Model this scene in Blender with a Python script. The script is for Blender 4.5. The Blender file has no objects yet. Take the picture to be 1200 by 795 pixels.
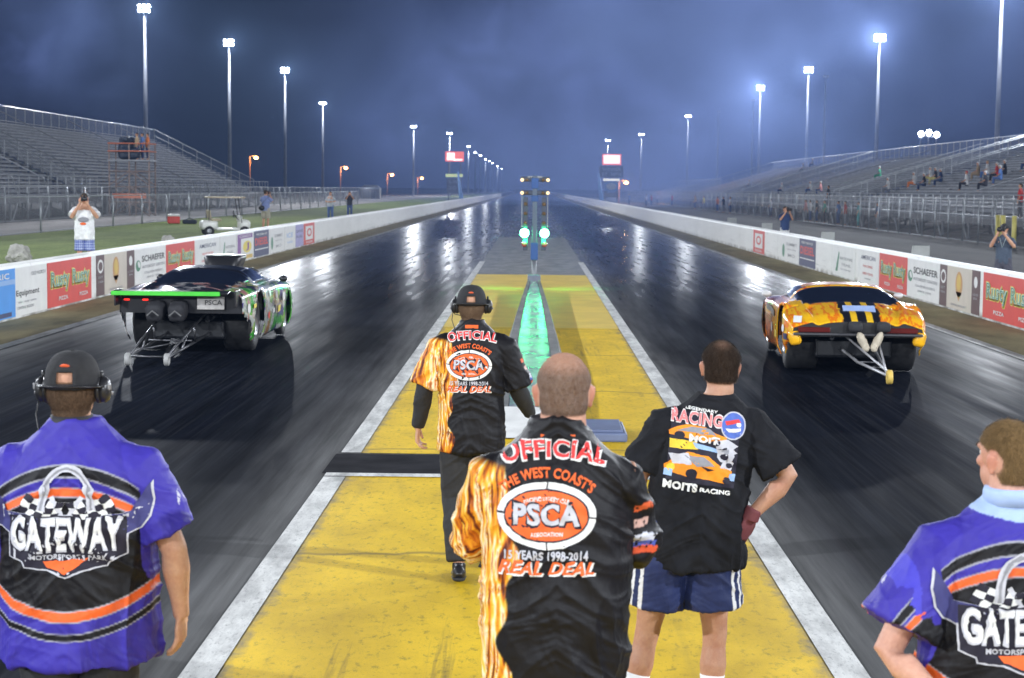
HAZE = .00028
SMK = .013
import bpy, bmesh, math, random
import numpy as np
from mathutils import Vector, Matrix, Euler
from mathutils.bvhtree import BVHTree
random.seed(7)
SC = bpy.context.scene
COL = SC.collection
R = math.radians
CAMH, F, VX, VY, TILT = 2.4, 2000.0, 622.0, 221.0, 0.0105
def hz(px): return VY + (px - VX)*TILT
def W(px, py, z=0.0):
    "ground point (height z) that the photograph shows at px, py"
    Y = F*(CAMH - z)/(py - hz(px))
    return Vector(((px - VX)*Y/F, Y, z))

# ------------------------------------------------------------------ materials
MATS = {}
def mat(name, color, rough=0.6, metal=0.0, var=0.12, scale=6.0, bump=0.0, spec=0.5, coat=0.0, emit=None, es=0.0, alpha=None, sss=0.0):
    if name in MATS: return MATS[name]
    m = bpy.data.materials.new(name); m.use_nodes = True
    nt = m.node_tree; b = nt.nodes['Principled BSDF']
    b.inputs['Roughness'].default_value = rough; b.inputs['Metallic'].default_value = metal
    b.inputs['Specular IOR Level'].default_value = spec
    if coat: b.inputs['Coat Weight'].default_value = coat; b.inputs['Coat Roughness'].default_value = 0.08
    if sss:
        b.inputs['Subsurface Weight'].default_value = sss; b.inputs['Subsurface Radius'].default_value = (.012, .005, .003)
        b.inputs['Subsurface Scale'].default_value = 1.0
    tc = nt.nodes.new('ShaderNodeTexCoord')
    n = nt.nodes.new('ShaderNodeTexNoise'); n.inputs['Scale'].default_value = scale; n.inputs['Detail'].default_value = 5
    nt.links.new(tc.outputs['Object'], n.inputs['Vector'])
    mp = nt.nodes.new('ShaderNodeMapRange')
    mp.inputs['From Min'].default_value = .25; mp.inputs['From Max'].default_value = .75
    mp.inputs['To Min'].default_value = 1 - var; mp.inputs['To Max'].default_value = 1 + var
    nt.links.new(n.outputs['Fac'], mp.inputs['Value'])
    mx = nt.nodes.new('ShaderNodeVectorMath'); mx.operation = 'SCALE'
    mx.inputs[0].default_value = color[:3]
    nt.links.new(mp.outputs[0], mx.inputs['Scale'])
    nt.links.new(mx.outputs[0], b.inputs['Base Color'])
    if bump:
        bp = nt.nodes.new('ShaderNodeBump'); bp.inputs['Strength'].default_value = bump; bp.inputs['Distance'].default_value = .01
        n2 = nt.nodes.new('ShaderNodeTexNoise'); n2.inputs['Scale'].default_value = scale*12; n2.inputs['Detail'].default_value = 4
        nt.links.new(tc.outputs['Object'], n2.inputs['Vector']); nt.links.new(n2.outputs['Fac'], bp.inputs['Height'])
        nt.links.new(bp.outputs[0], b.inputs['Normal'])
    if emit:
        b.inputs['Emission Color'].default_value = (*emit, 1); b.inputs['Emission Strength'].default_value = es
        m.cycles.emission_sampling = 'NONE'
    MATS[name] = m
    return m

def attr_mat(name, rough=0.75, bump=0.15, scale=60, spec=0.35, coat=0.0, metal=0.0, sheen=0.0):
    if name in MATS: return MATS[name]
    m = mat(name, (1, 1, 1), rough, metal, .06, scale/8, 0, spec, coat)
    nt = m.node_tree; b = nt.nodes['Principled BSDF']
    a = nt.nodes.new('ShaderNodeAttribute'); a.attribute_name = 'Col'
    vm = [x for x in nt.nodes if x.bl_idname == 'ShaderNodeVectorMath'][0]
    nt.links.new(a.outputs['Color'], vm.inputs[0])
    if sheen: b.inputs['Sheen Weight'].default_value = sheen; b.inputs['Sheen Roughness'].default_value = .4
    if bump:
        tc = [x for x in nt.nodes if x.bl_idname == 'ShaderNodeTexCoord'][0]
        bp = nt.nodes.new('ShaderNodeBump'); bp.inputs['Strength'].default_value = bump; bp.inputs['Distance'].default_value = .004
        n2 = nt.nodes.new('ShaderNodeTexNoise'); n2.inputs['Scale'].default_value = scale; n2.inputs['Detail'].default_value = 5
        nt.links.new(tc.outputs['Object'], n2.inputs['Vector']); nt.links.new(n2.outputs['Fac'], bp.inputs['Height'])
        nt.links.new(bp.outputs[0], b.inputs['Normal'])
    return m

# ------------------------------------------------------------------ numpy noise
def _h(i, j, k, s):
    n = (i*374761393 + j*668265263 + k*2147483647 + s*974634777) & 0xffffffff
    n = ((n ^ (n >> 13))*1274126177) & 0xffffffff
    n = n ^ (n >> 16)
    return (n & 0xffff)/65535.0
def vnoise(p, seed=0):
    p = np.asarray(p, float); i = np.floor(p).astype(np.int64); f = p - i; f = f*f*(3 - 2*f)
    r = 0
    for a in (0, 1):
        wa = f[:, 0] if a else 1 - f[:, 0]
        for b in (0, 1):
            wb = f[:, 1] if b else 1 - f[:, 1]
            for c in (0, 1):
                wc = f[:, 2] if c else 1 - f[:, 2]
                r = r + wa*wb*wc*_h(i[:, 0]+a, i[:, 1]+b, i[:, 2]+c, seed)
    return r
def fbm(p, o=3, seed=0):
    r = 0; a = .5; t = 0
    for k in range(o):
        r = r + a*vnoise(p*(2**k) + 17*k, seed + k); t += a; a *= .5
    return r/t

# ------------------------------------------------------------------ mesh building
def tag(o, label=None, cat=None, group=None, kind=None):
    if label: o['label'] = label
    if cat: o['category'] = cat
    if group: o['group'] = group
    if kind: o['kind'] = kind
    return o
def empty(name, loc=(0, 0, 0), rz=0.0, label=None, cat=None, group=None):
    o = bpy.data.objects.new(name, None); COL.objects.link(o)
    o.location = loc; o.rotation_euler = (0, 0, rz); o.empty_display_size = .2
    return tag(o, label, cat, group)

class MB:
    def __init__(s): s.v = []; s.f = []; s.m = []
    def add(s, v, f, m=0):
        n = len(s.v); s.v += [tuple(x) for x in v]; s.f += [tuple(i + n for i in q) for q in f]; s.m += [m]*len(f); return s
    def box(s, c, d, rot=None, m=0, taper=1.0):
        x, y, z = d[0]/2, d[1]/2, d[2]/2
        v = [Vector((a*x*(taper if k > 0 else 1), b*y*(taper if k > 0 else 1), k*z)) for k in (-1, 1) for a, b in ((-1, -1), (1, -1), (1, 1), (-1, 1))]
        if rot is not None:
            M = Euler(rot).to_matrix(); v = [M @ q for q in v]
        c = Vector(c)
        return s.add([q + c for q in v], [(0, 3, 2, 1), (4, 5, 6, 7), (0, 1, 5, 4), (1, 2, 6, 5), (2, 3, 7, 6), (3, 0, 4, 7)], m)
    def bbox(s, c, d, b=.01, rot=None, m=0):
        "box with bevelled edges"
        bm = bmesh.new(); bmesh.ops.create_cube(bm, size=1)
        for q in bm.verts: q.co = Vector((q.co.x*d[0], q.co.y*d[1], q.co.z*d[2]))
        bmesh.ops.bevel(bm, geom=bm.edges[:], offset=b, segments=2, affect='EDGES', profile=.5)
        M = Euler(rot).to_matrix() if rot is not None else Matrix.Identity(3)
        bm.verts.index_update(); c = Vector(c)
        v = [M @ q.co + c for q in bm.verts]; f = [[x.index for x in fc.verts] for fc in bm.faces]; bm.free()
        return s.add(v, f, m)
    def tube(s, pts, rad, seg=10, m=0, flat=None, up=None, cap=True):
        "tube along points; rad one number or one for each; flat = (sx, sy) scales of the section"
        pts = [Vector(p) for p in pts]; n = len(pts)
        if not hasattr(rad, '__len__'): rad = [rad]*n
        t0 = (pts[1] - pts[0]).normalized()
        u = Vector(up) if up is not None else (Vector((1, 0, 0)) if abs(t0.x) < .9 else Vector((0, 1, 0)))
        V = []
        for i in range(n):
            t = (pts[min(i+1, n-1)] - pts[max(i-1, 0)]).normalized()
            u = (u - t*u.dot(t)).normalized(); w = t.cross(u)
            fx, fy = (flat if flat else (1, 1)) if not (flat and hasattr(flat[0], '__len__')) else flat[i]
            for k in range(seg):
                a = 2*math.pi*k/seg
                V.append(pts[i] + u*(math.cos(a)*rad[i]*fx) + w*(math.sin(a)*rad[i]*fy))
        Fc = []
        for i in range(n-1):
            for k in range(seg):
                k2 = (k+1) % seg
                Fc.append((i*seg+k, i*seg+k2, (i+1)*seg+k2, (i+1)*seg+k))
        if cap:
            Fc.append(tuple(range(seg-1, -1, -1))); Fc.append(tuple((n-1)*seg+k for k in range(seg)))
        return s.add(V, Fc, m)
    def ell(s, c, r, rot=None, seg=20, rings=12, m=0):
        c = Vector(c); M = Euler(rot).to_matrix() if rot is not None else Matrix.Identity(3)
        V = [c + M @ Vector((0, 0, -r[2]))]
        for i in range(1, rings):
            th = math.pi*i/rings
            for k in range(seg):
                a = 2*math.pi*k/seg
                V.append(c + M @ Vector((r[0]*math.sin(th)*math.cos(a), r[1]*math.sin(th)*math.sin(a), -r[2]*math.cos(th))))
        V.append(c + M @ Vector((0, 0, r[2]))); L = len(V) - 1; Fc = []
        for k in range(seg):
            k2 = (k+1) % seg
            Fc.append((0, 1+k2, 1+k)); Fc.append((L, L-seg+k, L-seg+k2))
            for i in range(rings-2):
                a = 1+i*seg
                Fc.append((a+k, a+k2, a+seg+k2, a+seg+k))
        return s.add(V, Fc, m)
    def rings(s, rl, seg=40, e=2.4, m=0):
        "loft of superellipse rings: (centre, rx, ry[, axis x, axis y])"
        V = []
        for r_ in rl:
            c, rx, ry = Vector(r_[0]), r_[1], r_[2]
            ax = Vector(r_[3]) if len(r_) > 3 else Vector((1, 0, 0)); ay = Vector(r_[4]) if len(r_) > 4 else Vector((0, 1, 0))
            for k in range(seg):
                a = 2*math.pi*k/seg; ca, sa = math.cos(a), math.sin(a)
                V.append(c + ax*(rx*math.copysign(abs(ca)**(2/e), ca)) + ay*(ry*math.copysign(abs(sa)**(2/e), sa)))
        Fc = []; n = len(rl)
        for i in range(n-1):
            for k in range(seg):
                k2 = (k+1) % seg
                Fc.append((i*seg+k, i*seg+k2, (i+1)*seg+k2, (i+1)*seg+k))
        Fc.append(tuple(range(seg-1, -1, -1))); Fc.append(tuple((n-1)*seg+k for k in range(seg)))
        return s.add(V, Fc, m)
    def lathe(s, prof, c=(0, 0, 0), axis='x', seg=32, m=0):
        "closed profile (a along the axis, r) spun about the axis"
        V = []; n = len(prof); c = Vector(c)
        for k in range(seg):
            t = 2*math.pi*k/seg
            for a, r in prof:
                p, q = r*math.cos(t), r*math.sin(t)
                V.append(c + Vector({'x': (a, p, q), 'y': (p, a, q), 'z': (p, q, a)}[axis]))
        Fc = [(k*n+i, k*n+(i+1) % n, ((k+1) % seg)*n+(i+1) % n, ((k+1) % seg)*n+i) for k in range(seg) for i in range(n)]
        return s.add(V, Fc, m)
    def build(s, name, mats, parent=None, smooth=False, col=None, loc=None):
        me = bpy.data.meshes.new(name); me.from_pydata([tuple(q) for q in s.v], [], s.f)
        if not isinstance(mats, (list, tuple)): mats = [mats]
        for q in mats: me.materials.append(q)
        if len(mats) > 1: me.polygons.foreach_set('material_index', s.m)
        if smooth: me.polygons.foreach_set('use_smooth', [True]*len(me.polygons))
        me.update()
        return put(name, me, parent, loc)
def put(name, me, parent=None, loc=None):
    o = bpy.data.objects.new(name, me); COL.objects.link(o)
    if parent: o.parent = parent
    if loc is not None: o.location = loc
    return o
def setcol(me, cols):
    a = me.color_attributes.new('Col', 'FLOAT_COLOR', 'POINT')
    c = np.ones((len(me.vertices), 4)); c[:, :3] = cols
    a.data.foreach_set('color', c.ravel())
def coords(me):
    a = np.empty(len(me.vertices)*3); me.vertices.foreach_get('co', a); return a.reshape(-1, 3)
def normals(me):
    a = np.empty(len(me.vertices)*3); me.vertices.foreach_get('normal', a); return a.reshape(-1, 3)
def setco(me, c): me.vertices.foreach_set('co', np.ascontiguousarray(c).ravel()); me.update()
def fused(mb, voxel, smooth=4, name='tmp'):
    "closed pieces grown together into one continuous surface"
    me = bpy.data.meshes.new(name); me.from_pydata([tuple(q) for q in mb.v], [], mb.f); me.update()
    o = bpy.data.objects.new(name, me); COL.objects.link(o)
    r = o.modifiers.new('r', 'REMESH'); r.mode = 'VOXEL'; r.voxel_size = voxel; r.use_smooth_shade = True
    if smooth:
        q = o.modifiers.new('s', 'SMOOTH'); q.factor = .5; q.iterations = smooth
    dg = bpy.context.evaluated_depsgraph_get()
    out = bpy.data.meshes.new_from_object(o.evaluated_get(dg))
    bpy.data.objects.remove(o); bpy.data.meshes.remove(me)
    out.polygons.foreach_set('use_smooth', [True]*len(out.polygons))
    out.update()
    return out
def bvh_of(me):
    v = [tuple(x) for x in coords(me)]; f = [tuple(p.vertices) for p in me.polygons]
    return BVHTree.FromPolygons(v, f)
def copy_tree(o, parent=None):
    c = o.copy(); COL.objects.link(c)
    if parent: c.parent = parent
    for ch in [x for x in CH.get(o, [])] if o in CH else list(o.children): copy_tree(ch, c)
    return c
CH = {}

# ------------------------------------------------------------------ lettering
_TC = {}
def text2d(body, bold=0.0, shear=0.0):
    "flat letters: width 1 unit per em, returns verts (x,y), faces, width, height of caps"
    key = (body, bold, shear)
    if key in _TC: return _TC[key]
    cu = bpy.data.curves.new('t', 'FONT'); cu.body = body; cu.size = 1; cu.resolution_u = 3; cu.offset = bold; cu.shear = shear
    cu.space_character = 1.0 + bold*2
    o = bpy.data.objects.new('t', cu); COL.objects.link(o)
    dg = bpy.context.evaluated_depsgraph_get()
    me = bpy.data.meshes.new_from_object(o.evaluated_get(dg))
    bpy.data.objects.remove(o); bpy.data.curves.remove(cu)
    c = coords(me)[:, :2]; f = [tuple(p.vertices) for p in me.polygons]; bpy.data.meshes.remove(me)
    x0, x1 = c[:, 0].min(), c[:, 0].max(); y0, y1 = c[:, 1].min(), c[:, 1].max()
    c = (c - [(x0+x1)/2, (y0+y1)/2])/[x1-x0, y1-y0]
    _TC[key] = (c, f); return _TC[key]
def t_item(body, cx, cy, w, h, bold=0.01, rot=0.0, shear=0.0, arc=None, taper=0.0):
    "lettering w wide, h high, centred; arc = sagitta radius bends it upward"
    c, f = text2d(body, bold, shear); x = c[:, 0]*w; y = c[:, 1]*h
    if taper: y = y*(1 + taper*c[:, 0])
    if arc:
        a = x/arc; x, y = (arc + y)*np.sin(a), (arc + y)*np.cos(a) - arc
    cr, sr = math.cos(rot), math.sin(rot)
    return [(cx + cr*a - sr*b, cy + sr*a + cr*b) for a, b in zip(x, y)], f
def poly(*pts): return list(pts), [tuple(range(len(pts)))]
def oval(cx, cy, rx, ry, n=36, rot=0.0):
    c, s_ = math.cos(rot), math.sin(rot); P = []
    for k in range(n):
        a = 2*math.pi*k/n; x, y = rx*math.cos(a), ry*math.sin(a); P.append((cx + c*x - s_*y, cy + s_*x + c*y))
    return P, [tuple(range(n))]
def ribbon(pts, w):
    L = []; Rr = []
    for i, p in enumerate(pts):
        a = pts[max(i-1, 0)]; b = pts[min(i+1, len(pts)-1)]; dx, dy = b[0]-a[0], b[1]-a[1]; l = math.hypot(dx, dy) or 1
        ww = w[i] if hasattr(w, '__len__') else w
        L.append((p[0] - dy/l*ww/2, p[1] + dx/l*ww/2)); Rr.append((p[0] + dy/l*ww/2, p[1] - dx/l*ww/2))
    n = len(pts)
    return L + Rr, [(i, i+1, n+i+1, n+i) for i in range(n-1)]
def decal(items, bvh, fn, off, m, name, parent, grid=.02, start=-1.0):
    "2-D shapes cut fine and laid on a surface from behind: fn(u, v) -> (origin, direction)"
    bm = bmesh.new()
    for v, f in items:
        q = [bm.verts.new((a, 0, b)) for a, b in v]
        for fc in f:
            try: bm.faces.new([q[i] for i in fc])
            except ValueError: pass
    if not bm.verts: return None
    xs = [v.co.x for v in bm.verts]; zs = [v.co.z for v in bm.verts]
    for a0, a1, ax in ((min(xs), max(xs), Vector((1, 0, 0))), (min(zs), max(zs), Vector((0, 0, 1)))):
        t = a0 + grid*.5
        while t < a1:
            bmesh.ops.bisect_plane(bm, geom=bm.verts[:] + bm.edges[:] + bm.faces[:], plane_co=ax*t, plane_no=ax, dist=1e-5); t += grid
    dead = []
    for v in bm.verts:
        o, d = fn(v.co.x, v.co.z)
        hit, nrm, idx, dist = bvh.ray_cast(Vector(o), Vector(d))
        if hit is None: dead.append(v)
        else:
            if nrm.dot(Vector(d)) > 0: nrm = -nrm
            if -nrm.dot(Vector(d)) < .18: dead.append(v)
            v.co = hit + nrm*off
    bmesh.ops.delete(bm, geom=dead, context='VERTS')
    bmesh.ops.delete(bm, geom=[f for f in bm.faces if max(e.calc_length() for e in f.edges) > grid*4], context='FACES')
    me = bpy.data.meshes.new(name); bm.to_mesh(me); bm.free()
    if not len(me.polygons): return None
    me.polygons.foreach_set('use_smooth', [True]*len(me.polygons)); me.materials.append(m)
    return put(name, me, parent)
# ------------------------------------------------------------------ people
def V3(*a): return Vector(a)
def lerp(a, b, t): return Vector(a)*(1-t) + Vector(b)*t
def add_hand(mb, wr, d, n, side, curl=.6, s=1.0, spread=.12):
    "palm, four fingers of different lengths and a thumb; d along the palm, n out of the palm"
    d = Vector(d).normalized(); n = Vector(n); n = (n - d*n.dot(d)).normalized(); w = d.cross(n)*side   # w points to the thumb
    wr = Vector(wr)
    mb.tube([wr - d*.03*s, wr + d*.01*s, wr + d*.05*s, wr + d*.095*s], [.027*s, .033*s, .042*s, .040*s], 14, flat=(1, .38), up=w)
    L = (.070, .080, .075, .058)
    for i in range(4):
        o = (1.5 - i)*.0205*s
        b = wr + d*(.085 - (.006 if i in (0, 3) else 0))*s + w*o
        fd = (d + w*(1.5 - i)*spread).normalized(); p = [b]; a = 0
        for k, q in enumerate((.45, .32, .23)):
            a += curl*(.55 if k == 0 else .8)
            b = b + (fd*math.cos(a) + n*math.sin(a))*L[i]*q*s*1.15; p.append(b)
        mb.tube(p, [.0100*s, .0095*s, .0088*s, .0072*s], 8)
    b = wr + d*.025*s + w*.026*s
    p = [b, b + (d*.55 + w*.75 + n*.25).normalized()*.038*s]
    p.append(p[-1] + (d*.9 + w*.25 + n*.4*curl).normalized()*.032*s); p.append(p[-1] + (d*.9 - w*.05 + n*.6*curl).normalized()*.024*s)
    mb.tube(p, [.0145*s, .0125*s, .0108*s, .0085*s], 8)

BASE = dict(h=1.8, sho=.185, shz=1.425, shy=-.005, elbL=(-.26, -.03, 1.17), elbR=(.26, -.03, 1.17), wriL=(-.28, .05, .93), wriR=(.28, .05, .93),
            hL=(0, .1, -1), hR=(0, .1, -1), nL=(1, 0, 0), nR=(-1, 0, 0), curlL=.5, curlR=.5,
            hipL=(-.09, 0, .93), hipR=(.09, 0, .93), kneL=(-.11, .02, .50), kneR=(.11, .02, .50), ankL=(-.12, -.02, .085), ankR=(.12, -.02, .085),
            footL=(-.1, 1, 0), footR=(.1, 1, 0), lean=(0, 0), head=(0, .01), headyaw=0, headtilt=0, girth=1.0, neck=.058, vox=.0055, headpitch=0)
def leanf(P, z):
    t = max(0, (z - .95)/.55)
    return Vector((P['lean'][0]*t, P['lean'][1]*t*(.6+.4*t), 0))
def build_body(P):
    g = P['girth']; mb = MB()
    R_ = [(.84, .135, .09), (.92, .160, .11), (1.0, .158, .112), (1.08, .145, .105), (1.18, .150, .108), (1.30, .170, .115), (1.39, .172, .105), (1.45, .155, .088), (1.50, .115, .072), (1.54, .085, .064), (1.57, P['neck']*1.05, P['neck']*1.05)]
    mb.rings([(leanf(P, z) + V3(0, 0, z), rx*(1 + (g-1)*.8), ry*(1 + (g-1)*1.1)) for z, rx, ry in R_], 28)
    top = leanf(P, 1.55); hc = Vector((P['head'][0] + top.x, P['head'][1] + top.y, 1.69))
    mb.tube([top + V3(0, -.01, 1.42), top + V3(0, -.01, 1.52), hc + V3(0, -.025, -.10), hc + V3(0, -.015, -.02)], [P['neck']*1.25, P['neck'], P['neck']*.98, P['neck']*.9], 20)
    M = Euler((P['headpitch'], P['headtilt'], P['headyaw'])).to_matrix()
    def H(x, y, z): return hc + M @ Vector((x, y, z))
    e = (P['headpitch'], P['headtilt'], P['headyaw'])
    mb.ell(H(0, -.008, .02), (.077, .097, .090), e, 28, 18)
    mb.ell(H(0, -.028, .028), (.078, .080, .076), e, 28, 18); mb.ell(H(0, -.03, -.010), (.075, .073, .085), e, 24, 14)
    mb.ell(H(0, .035, -.055), (.056, .056, .062), e, 24, 14)
    mb.ell(H(0, .062, -.088), (.028, .024, .024), e, 14, 10)
    mb.ell(H(0, .078, .028), (.052, .016, .014), e, 16, 10)                       # brow
    mb.tube([H(0, .082, .018), H(0, .098, -.012), H(0, .108, -.034), H(0, .088, -.042)], [.008, .011, .015, .008], 10)   # nose
    for s_ in (-1, 1):
        mb.ell(H(s_*.012, .092, -.036), (.009, .010, .008), e, 10, 8)
        mb.ell(H(s_*.036, .070, -.018), (.020, .016, .018), e, 12, 8)             # cheek bones
        mb.ell(H(s_*.080, -.012, -.012), (.010, .019, .032), (P['headpitch'], P['headtilt'] + s_*.25, P['headyaw'] - s_*.35), 14, 10)   # ears
        mb.ell(H(s_*.077, -.008, -.038), (.008, .010, .012), e, 10, 8)
    mb.ell(H(0, .087, -.062), (.024, .010, .006), e, 12, 8); mb.ell(H(0, .085, -.072), (.020, .010, .006), e, 12, 8)     # lips
    if P.get('nape'):
        for dz_, ry_ in ((-.078, .030), (-.100, .032)): mb.tube([H(-.045, -.050, dz_), H(-.02, -.068, dz_ - .002), H(.02, -.068, dz_ - .002), H(.045, -.050, dz_)], [.010, .016, .016, .010], 10)
    sl = leanf(P, P['shz'])
    for S, sg in (('L', -1), ('R', 1)):
        sh = sl + V3(sg*P['sho'], P['shy'], P['shz']); el = Vector(P['elb'+S]); wr = Vector(P['wri'+S])
        mid = lerp(sh, el, .45); fm = lerp(el, wr, .3)
        mb.tube([sl + V3(sg*P['sho']*.55, P['shy'], P['shz'] - .015), sh, mid, el, fm, lerp(el, wr, .75), wr + (wr-el).normalized()*.01],
                [.050, .058*g**.5, .050*g**.5, .041*g**.5, .044*g**.5, .032, .027], 16)
        add_hand(mb, wr, P['h'+S], P['n'+S], sg, P['curl'+S])
        hp, kn, an = Vector(P['hip'+S]), Vector(P['kne'+S]), Vector(P['ank'+S])
        sh_dir = (an-kn).normalized(); fw = Vector(P['foot'+S]).normalized()
        mb.tube([hp + V3(0, 0, .03), lerp(hp, kn, .15), lerp(hp, kn, .55), lerp(hp, kn, .9), kn, lerp(kn, an, .15), lerp(kn, an, .34), lerp(kn, an, .7), an, an + sh_dir*.03],
                [.085*g, .088*g, .074*g**.7, .058, .056, .052, .060, .043, .036, .036], 20)
        if not P.get('shod', True) or True:
            mb.tube([an - fw*.03 + V3(0, 0, -.03), an + fw*.06 + V3(0, 0, -.04), an + fw*.14 + V3(0, 0, -.055)], [.034, .034, .026], 12, flat=(1.1, .75))
    return mb, H, M, hc
def build_shoe(P, S, m, vox, high=.0):
    an = Vector(P['ank'+S]); fw = Vector(P['foot'+S]).normalized(); sd = Vector((fw.y, -fw.x, 0)).normalized(); up = sd.cross(fw)
    if up.z < 0: up = -up
    mb = MB(); b = an - up*.06
    for t, wd, ht in ((0, 1, 1),):
        pts = [b - fw*.085 + up*.0, b - fw*.06 + up*.02, b, b + fw*.07, b + fw*.14, b + fw*.185, b + fw*.20]
        mb.tube(pts, [.020, .040, .044, .044, .044, .034, .015], 16, up=sd, flat=[(1, 1.0), (.95, 1.0), (.95, 1), (1.05, .85), (1.1, .62), (1.1, .55), (1, .5)])
        mb.tube([b + up*.0 - fw*.01, an + up*.012], [.040, .044], 14)
    so = MB(); so.tube([b - fw*.09 - up*.022, b + fw*.02 - up*.022, b + fw*.12 - up*.022, b + fw*.205 - up*.022], [.036, .042, .048, .026], 14, up=sd, flat=(1, .28))
    me = fused(mb, vox, 3); me.materials.append(m[0])
    return me, so
def garment(P, kind='shirt'):
    "closed solid of the shirt: hanging torso and sleeves"
    mb = MB(); T = P['shirt']
    sl = leanf(P, P['shz'])
    rl = []
    for z, rx, ry in T['torso']:
        c = leanf(P, z) + V3(T.get('dx', 0)*max(0, min(1, (1.35 - z)/.4)), T.get('dy', 0), z); rl.append((c, rx, ry))
    mb.rings(rl, 48, 2.3)
    for S, sg in (('L', -1), ('R', 1)):
        sh = sl + V3(sg*(P['sho'] - .005), P['shy'], P['shz'] - .005); el = Vector(P['elb'+S]); wr = Vector(P['wri'+S])
        r = T['sleeve']; t = T.get('len'+S, T.get('len', .8))
        pts = [sl + V3(sg*P['sho']*.30, P['shy'], P['shz'] + .035), sl + V3(sg*P['sho']*.68, P['shy'], P['shz'] + .020), sh]; rad = [r[0]*.62, r[0]*.85, r[0]]
        if t <= 1:
            for q in (.35, .7, 1): pts.append(lerp(sh, el, t*q)); rad.append(r[0] + (r[1]-r[0])*q)
        else:
            for q in (.4, .8, 1): pts.append(lerp(sh, el, q)); rad.append(r[0] + (r[1]-r[0])*q)
            for q in (.3, .65, 1): pts.append(lerp(el, wr, (t-1)*q)); rad.append(r[1] + (r[2]-r[1])*q)
        mb.tube(pts, rad, 24, flat=T.get('sflat', (1, 1)), up=(0, 1, 0))
    return mb
def folds(me, amp=.006, seed=0, zlo=.8, zhi=1.5, cx=0.0):
    c = coords(me); n = normals(me)
    w1 = fbm(c*4.5, 2, seed + 3) - .5; w2 = fbm(c*[3, 3, 5], 2, seed + 4) - .5
    x = c[:, 0] + w1*.14; z = c[:, 2] + w2*.16; y = c[:, 1]
    def ridge(v, p=2.2): return (1 - np.abs(v*2 - 1))**p
    f1 = ridge(vnoise(np.c_[x*13, y*13, z*2.2], seed))                           # hanging drape
    diag = np.abs(c[:, 0] - cx)
    f2 = ridge(vnoise(np.c_[(z + diag*.8)*15, (x - cx)*2.5, y*4], seed + 9))        # pulls from the armpits
    f3 = ridge(vnoise(np.c_[(z - diag*.35)*21, x*3.5, y*5], seed + 12), 3)
    low = np.clip((zhi - c[:, 2])/(zhi - zlo), 0.1, 1)
    reg = .35 + .9*fbm(c*5, 2, seed + 20)
    d = amp*((f1 - .35)*low*1.5 + (f2 - .3)*1.25*reg + (f3 - .25)*.7*(1 - reg))
    f4 = ridge(vnoise(np.c_[x*34 + z*6, y*34, z*9 + x*8], seed + 15), 2.5); f5 = ridge(vnoise(np.c_[(z + diag*.5)*44, x*9, y*9], seed + 16), 2.5)
    d += amp*.32*((f4 - .3)*low + (f5 - .3)*reg) + amp*.2*(fbm(c*[60, 60, 40], 2, seed + 7) - .5)
    setco(me, c + n*d[:, None])
def hair_from(me_body, H, M, hc, fn, thick=.006, seed=3, fuzz=.002, colf=None, strands=0, slen=.01):
    "the scalp region of the head lifted off as hair; fn(local) > 0 where hair grows"
    c = coords(me_body); n = normals(me_body)
    Mi = M.inverted(); L = (c - np.array(hc)) @ np.array(Mi).T
    g = fn(L)
    idx = np.where(g > -.004)[0]; keep = np.zeros(len(c), bool); keep[idx] = True
    faces = [tuple(p.vertices) for p in me_body.polygons if all(keep[v] for v in p.vertices)]
    used = sorted({v for f in faces for v in f}); mp = {v: i for i, v in enumerate(used)}
    t = np.clip(g[used]/.012, 0, 1)
    nz = fbm(L[used]*[220, 220, 60], 3, seed) - .5
    nz2 = fbm(L[used]*[60, 60, 40], 2, seed+5) - .5
    V = c[used] + n[used]*((t*thick - (1-t)*.0015) + t*(nz*fuzz*2 + nz2*fuzz))[:, None]
    cols = colf(L[used], t, nz) if colf is not None else None
    F0 = [tuple(mp[v] for v in f) for f in faces]
    if strands and len(F0):                              # short separate hairs standing off the scalp
        rg = np.random.RandomState(seed); fi = rg.randint(0, len(F0), strands); A_ = np.array([f[:3] for f in F0])[fi]; wts = rg.dirichlet((1, 1, 1), strands)
        P0 = (V[A_]*wts[:, :, None]).sum(1); Nn = n[used][A_[:, 0]]; tt = t[A_].mean(1)
        dn = np.array([0, -.15, -1.0]); D_ = Nn*.55 + dn*.7 + (rg.rand(strands, 3) - .5)*.7; D_ /= np.linalg.norm(D_, axis=1)[:, None]
        S_ = np.cross(D_, Nn); S_ /= np.linalg.norm(S_, axis=1)[:, None] + 1e-9; ln = slen*(.5 + rg.rand(strands))*(.35 + .65*tt)
        base = len(V); T3 = np.stack([P0 - S_*.0006, P0 + S_*.0006, P0 + D_*ln[:, None]], 1).reshape(-1, 3)
        V = np.vstack([V, T3]); F0 += [(base + 3*i, base + 3*i + 1, base + 3*i + 2) for i in range(strands)]
        if cols is not None:
            cc = cols[A_[:, 0]]*(.45 + 1.1*rg.rand(strands))[:, None]; cols = np.vstack([cols, np.repeat(cc, 3, axis=0)])
    me = bpy.data.meshes.new('hair'); me.from_pydata(V.tolist(), [], F0)
    me.polygons.foreach_set('use_smooth', [True]*len(me.polygons)); me.update()
    if cols is not None: setcol(me, np.clip(cols, 0, 1))
    return me
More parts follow.
